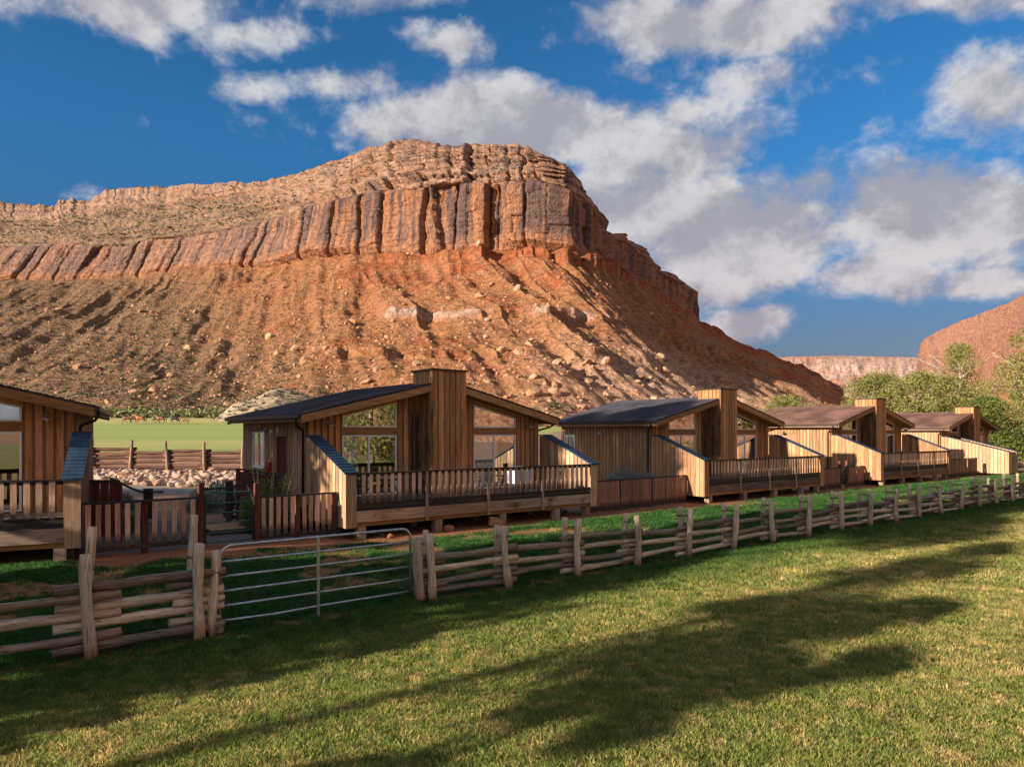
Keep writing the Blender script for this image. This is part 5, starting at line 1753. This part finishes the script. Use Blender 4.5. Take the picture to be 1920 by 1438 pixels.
shrub('rabbitbrush', x, y, .95, 1.75, 'green rabbitbrush with straw coloured stalks in front of the entry stoop', LEAF_RAB, 1, n=3400, nst=26, size=.022)
x, y, _ = spot(1172, 33.2)
shrub('sage_bush', x, y, 1.1, 1.75, 'grey blue sage bush behind the close boarded picket fence', LEAF_SAGE, 2, n=2600, size=.022)
x, y, _ = spot(1210, 34.0)
shrub('sage_bush', x, y, .8, 1.5, 'smaller grey sage bush against the second cabin side wall', LEAF_SAGE, 3, n=1400, size=.022)
for k, (px, Y, r, h, lab) in enumerate([(215, 26.5, .9, .95, 'grey sage shrub behind the board screen in the left yard'), (232, 22.5, .8, .75, 'low grey sage shrub behind the left picket fence, right of the screen'),
                      (415, 31, 1.3, 1.1, 'wide grey sage shrub at the back corner of the nearest whole cabin'), (385, 28.5, .8, .8, 'small sage shrub behind the left post of the green gate'),
                      (1628, 45.6, .7, 1.45, 'round grey bush behind the far picket fence'), (1592, 44.8, .5, 1.4, 'narrow grey bush behind the small far gate')]):
    x, y, _ = spot(px, Y)
    shrub('sage_bush', x, y, r, h, lab, LEAF_SAGE, 10 + k, n=1500, size=.024)

# pale stones and white picnic awning glimpsed beyond the farthest cabin
for k, (px, Y, r) in enumerate([(1852, 60.5, .30), (1868, 61, .38), (1908, 66, .5)]):
    x, y, z = spot(px, Y)
    o = link('pale_boulder', RIPM[k]); o.location = (x, y, z + r * .4); o.scale = (r, r, r * .8); tag(o, ['pale boulder under the farthest cabin floor, left of the pair', 'larger pale boulder under the farthest cabin floor', 'pale boulder on the grass right of the farthest cabin'][k], 'boulder')


# ------------------------------------------------------------------ horses
def coat(name, body, dark, white=0.0):
    m, t = newmat(name)
    co = t.n('ShaderNodeTexCoord').outputs['Object']
    sp = t.n('ShaderNodeSeparateXYZ'); t.put(sp.inputs[0], co)
    f = t.ramp(sp.outputs[2], .35, .72)
    c = t.mix(f, dark, body)
    n_ = t.noise(co, 1.6, 3)
    if white:
        c = t.mix(t.ramp(n_, .6, .64), c, (.6, .55, .48))
    t.out(t.bsdf(c, .55, spec=.3))
    return m
HAIR = plain('horse_hair', (.02, .015, .012), .8)
def horse(px, Y, sc, label, body, dark, gait, hair=HAIR, white=0.0):
    X = (px - 960) / F * Y
    root = empty('horse', (X, Y, gz(X, Y)), 0); tag(root, label, 'horse', 'horses crossing the pasture')
    g = gait
    V_, E, Rr = [], [], []
    def chain(pts, parent=None):
        prev = parent
        for p, r in pts:
            V_.append(p); Rr.append(r)
            if prev is not None: E.append((prev, len(V_) - 1))
            prev = len(V_) - 1
        return prev
    # faces -x
    chain([((.62, 0, 1.18), (.25, .30)), ((.25, 0, 1.12), (.27, .31)), ((-.15, 0, 1.10), (.27, .33)), ((-.48, 0, 1.16), (.24, .31))])
    wi, hip = 3, 0
    hd = chain([((-.72, 0, 1.38), (.15, .21)), ((-.95, 0, 1.60), (.11, .15)), ((-1.06, 0, 1.66), (.10, .12)), ((-1.22, 0, 1.50), (.085, .10)), ((-1.38, 0, 1.32), (.06, .07))], wi)
    for sy in (-.03, .05):
        chain([((-1.03, sy * 1.4, 1.75), (.03, .03)), ((-1.02, sy * 1.6, 1.83), (.012, .012))], 6)
    for k, sy in enumerate((-.14, .14)):
        s = g if k == 0 else -g
        chain([((-.50, sy, .90), (.10, .12)), ((-.52 - .14 * s, sy, .60), (.06, .065)), ((-.50 - .20 * s, sy, .52), (.05, .055)), ((-.46 - .30 * s + .10 * (s < 0), sy, .24 + .10 * (s < 0)), (.035, .035)), ((-.50 - .34 * s + .18 * (s < 0), sy, .05 + .12 * (s < 0)), (.045, .045))], wi)
        chain([((.66, sy, .92), (.14, .17)), ((.58 + .10 * s, sy, .68), (.09, .10)), ((.74 + .14 * s, sy, .50), (.055, .06)), ((.70 + .26 * s, sy, .22 + .06 * (s > 0)), (.035, .035)), ((.66 + .30 * s, sy, .05 + .05 * (s > 0)), (.045, .045))], hip)
    me = bpy.data.meshes.new('body')
    me.from_pydata([tuple(c * sc for c in v) for v in V_], E, [])
    o = link('body', me, coat('coat', body, dark, white), root)
    md = o.modifiers.new('skin', 'SKIN')
    sk = me.skin_vertices[0].data
    for i, r in enumerate(Rr): sk[i].radius = (r[0] * sc, r[1] * sc)
    sk[0].use_root = True
    s2 = o.modifiers.new('sub', 'SUBSURF'); s2.levels = 1; s2.render_levels = 1
    md.use_smooth_shade = True
    MB().tube([tuple(c * sc for c in p) for p in ((.85, 0, 1.26), (1.02, 0, 1.12), (1.08, .0, .82), (1.04, 0, .58))], [.04 * sc, .07 * sc, .08 * sc, .02 * sc], 7).build('tail', hair, root, True)
    MB().prism([tuple(c * sc for c in p) for p in ((-.55, 1.46), (-.80, 1.70), (-1.02, 1.80), (-1.0, 1.60), (-.80, 1.42))], 'y', -.035 * sc, .035 * sc).build('mane', hair, root)
    return root
BRN, CHS, BAY, BLK = (.12, .045, .022), (.34, .11, .03), (.20, .07, .03), (.02, .018, .02)
DK = (.03, .018, .014)
horse(238, 156, 1.2, 'brown horse leading the herd at the left', BRN, DK, 1)
horse(250, 158.5, 1.15, 'dark brown horse mostly hidden behind the chestnut horse', (.09, .04, .025), DK, -1)
horse(263, 155, 1.25, 'bright chestnut horse, second in the herd', CHS, (.30, .11, .04), -1, plain('chestnut_hair', (.12, .05, .02), .8))
horse(292, 157.5, 1.15, 'dark horse with a pale face behind the bay horse', (.05, .035, .03), DK, .6, white=.5)
horse(301, 155, 1.22, 'bay horse with black legs in the middle of the herd', BAY, DK, 1)
horse(327, 155, 1.2, 'black horse following the bay', BLK, (.015, .012, .012), -1)
horse(347, 154.5, .9, 'small brown foal at the tail of the herd', (.22, .09, .045), DK, 1)


# ------------------------------------------------------------------ grass
def grassmat():
    m, t = newmat('grass_blades')
    pos = t.n('ShaderNodeNewGeometry').outputs['Position']
    oi = t.n('ShaderNodeObjectInfo').outputs['Random']
    a0 = t.n('ShaderNodeAttribute', attribute_name='dry', attribute_type='INSTANCER').outputs['Fac']
    a1 = t.n('ShaderNodeAttribute', attribute_name='lush', attribute_type='INSTANCER').outputs['Fac']
    f = t.m('ADD', a0, t.m('MULTIPLY', t.m('SUBTRACT', t.noise(pos, 9, 3, .6), .5), .9), clamp=True)
    green = t.mix(a1, (.25, .31, .09), (.062, .165, .048))
    c = t.mix(t.ramp(f, .18, .80), green, (.68, .51, .25))
    c = t.mix(oi, t.mix(1.0, c, (.48, .54, .5), 'MULTIPLY'), t.mix(1.0, c, (1.5, 1.45, 1.3), 'MULTIPLY'))
    d = t.n('ShaderNodeBsdfDiffuse'); t.put(d.inputs[0], c)
    tl = t.n('ShaderNodeBsdfTranslucent'); t.put(tl.inputs[0], c)
    x = t.n('ShaderNodeMixShader'); x.inputs[0].default_value = .35
    t.nt.links.new(d.outputs[0], x.inputs[1]); t.nt.links.new(tl.outputs[0], x.inputs[2])
    t.out(x.outputs[0])
    return m
GRM = grassmat()
pcol = bpy.data.collections.new('tufts')
for k in range(5):
    q = np.random.default_rng(900 + k)
    nb_ = 34
    an = q.uniform(0, 6.283, nb_); rad_ = .11 * np.sqrt(q.uniform(0, 1, nb_))
    bx = np.stack([np.cos(an) * rad_, np.sin(an) * rad_, np.full(nb_, -.01)], 1)
    h = q.uniform(.03, .095, nb_)
    ln = q.normal(size=(nb_, 2)) * .035
    dr = q.uniform(0, 6.283, nb_)
    wv = np.stack([np.cos(dr), np.sin(dr), 0 * dr], 1) * .0048
    mid = bx + np.stack([ln[:, 0] * .4, ln[:, 1] * .4, h * .6], 1)
    tip = bx + np.stack([ln[:, 0], ln[:, 1], h], 1)
    V_ = np.stack([bx - wv, bx + wv, mid + wv * .8, tip, mid - wv * .8], 1).reshape(-1, 3)
    me = fastmesh('grass_tuft', V_, np.arange(nb_ * 5).reshape(-1, 5)); me.materials.append(GRM)
    o = bpy.data.objects.new('tuft_form', me); pcol.objects.link(o)
q = np.random.default_rng(77)
allp = []
for (ya, yb, dens, sc0) in ((5.6, 10, 230, .80), (10, 15, 150, .95), (15, 22, 85, 1.2), (22, 36, 42, 1.55), (36, 60, 13, 2.2)):
    A = (yb - ya) * (ya + yb) * .5 * 1.62
    n = int(A * dens)
    Y = np.sqrt(q.uniform(ya ** 2, yb ** 2, n)); X = Y * q.uniform(-.80, .82, n)
    allp.append(np.stack([X, Y, np.full(n, sc0)], 1))
GPp = np.concatenate(allp)
Cg, Gg, Zg = zones(GPp[:, 0], GPp[:, 1])
of = -WY * (GPp[:, 0] - FP0[0]) + WX * (GPp[:, 1] - FP0[1])
s_l = -UY * (GPp[:, 0] + 4.98) + UX * (GPp[:, 1] - 21.5)
keep = (q.uniform(0, 1, len(GPp)) < np.clip(Gg * 1.15 - .08, 0, 1)) & (s_l < .6)
GPp, of = GPp[keep], of[keep]
X, Y = GPp[:, 0], GPp[:, 1]
dry = np.clip(.29 + .16 * fbm(X * .9, Y * .9, 0, 4, 21) + .24 * fbm(X * .22, Y * .22, 0, 3, 33) + .38 * fbm(X * 7, Y * 7, 0, 2, 44) + .30 * q.uniform(-1, 1, len(X)) + .16 * sst(X - .2 * Y, 0, 5), 0, 1)
lush = sst(of, -3.5, .3)
dry = dry * (1 - .8 * sst(of, -3.5, -.2)) + (of > 0) * np.clip(.1 + .5 * fbm(X * .9, Y * .9, 0, 4, 21), 0, 1) * .8
me = bpy.data.meshes.new('grass')
me.vertices.add(len(X)); me.vertices.foreach_set('co', np.stack([X, Y, ground(X, Y)], 1).astype(np.float32).ravel())
for nm, arr in (('sc', GPp[:, 2] * q.uniform(.7, 1.25, len(X))), ('rz', q.uniform(0, 6.283, len(X))), ('dry', dry), ('lush', lush)):
    a = me.attributes.new(nm, 'FLOAT', 'POINT'); a.data.foreach_set('value', arr.astype(np.float32))
a = me.attributes.new('pick', 'INT', 'POINT'); a.data.foreach_set('value', q.integers(0, 5, len(X)).astype(np.int32))
go = link('grass', me); tag(go, 'short mown grass, dry and yellowish in front of the fence and lush behind it', 'grass', kind='stuff')
ng = bpy.data.node_groups.new('scatter_grass', 'GeometryNodeTree')
ng.interface.new_socket('Geometry', in_out='INPUT', socket_type='NodeSocketGeometry')
ng.interface.new_socket('Geometry', in_out='OUTPUT', socket_type='NodeSocketGeometry')
N = ng.nodes; LK = ng.links
gi, go_ = N.new('NodeGroupInput'), N.new('NodeGroupOutput')
m2p = N.new('GeometryNodeMeshToPoints'); LK.new(gi.outputs[0], m2p.inputs['Mesh'])
iop = N.new('GeometryNodeInstanceOnPoints'); LK.new(m2p.outputs[0], iop.inputs['Points'])
ci = N.new('GeometryNodeCollectionInfo'); ci.inputs['Collection'].default_value = pcol; ci.inputs['Separate Children'].default_value = True; ci.inputs['Reset Children'].default_value = True
LK.new(ci.outputs[0], iop.inputs['Instance']); iop.inputs['Pick Instance'].default_value = True
def na(nm, typ):
    x = N.new('GeometryNodeInputNamedAttribute'); x.data_type = typ; x.inputs[0].default_value = nm
    return x.outputs[0]
LK.new(na('pick', 'INT'), iop.inputs['Instance Index'])
cx = N.new('ShaderNodeCombineXYZ'); LK.new(na('rz', 'FLOAT'), cx.inputs[2])
LK.new(cx.outputs[0], iop.inputs['Rotation'])
LK.new(na('sc', 'FLOAT'), iop.inputs['Scale'])
LK.new(iop.outputs[0], go_.inputs[0])
md = go.modifiers.new('scatter', 'NODES'); md.node_group = ng
print('tufts', len(X), 'objects', len(bpy.data.objects))
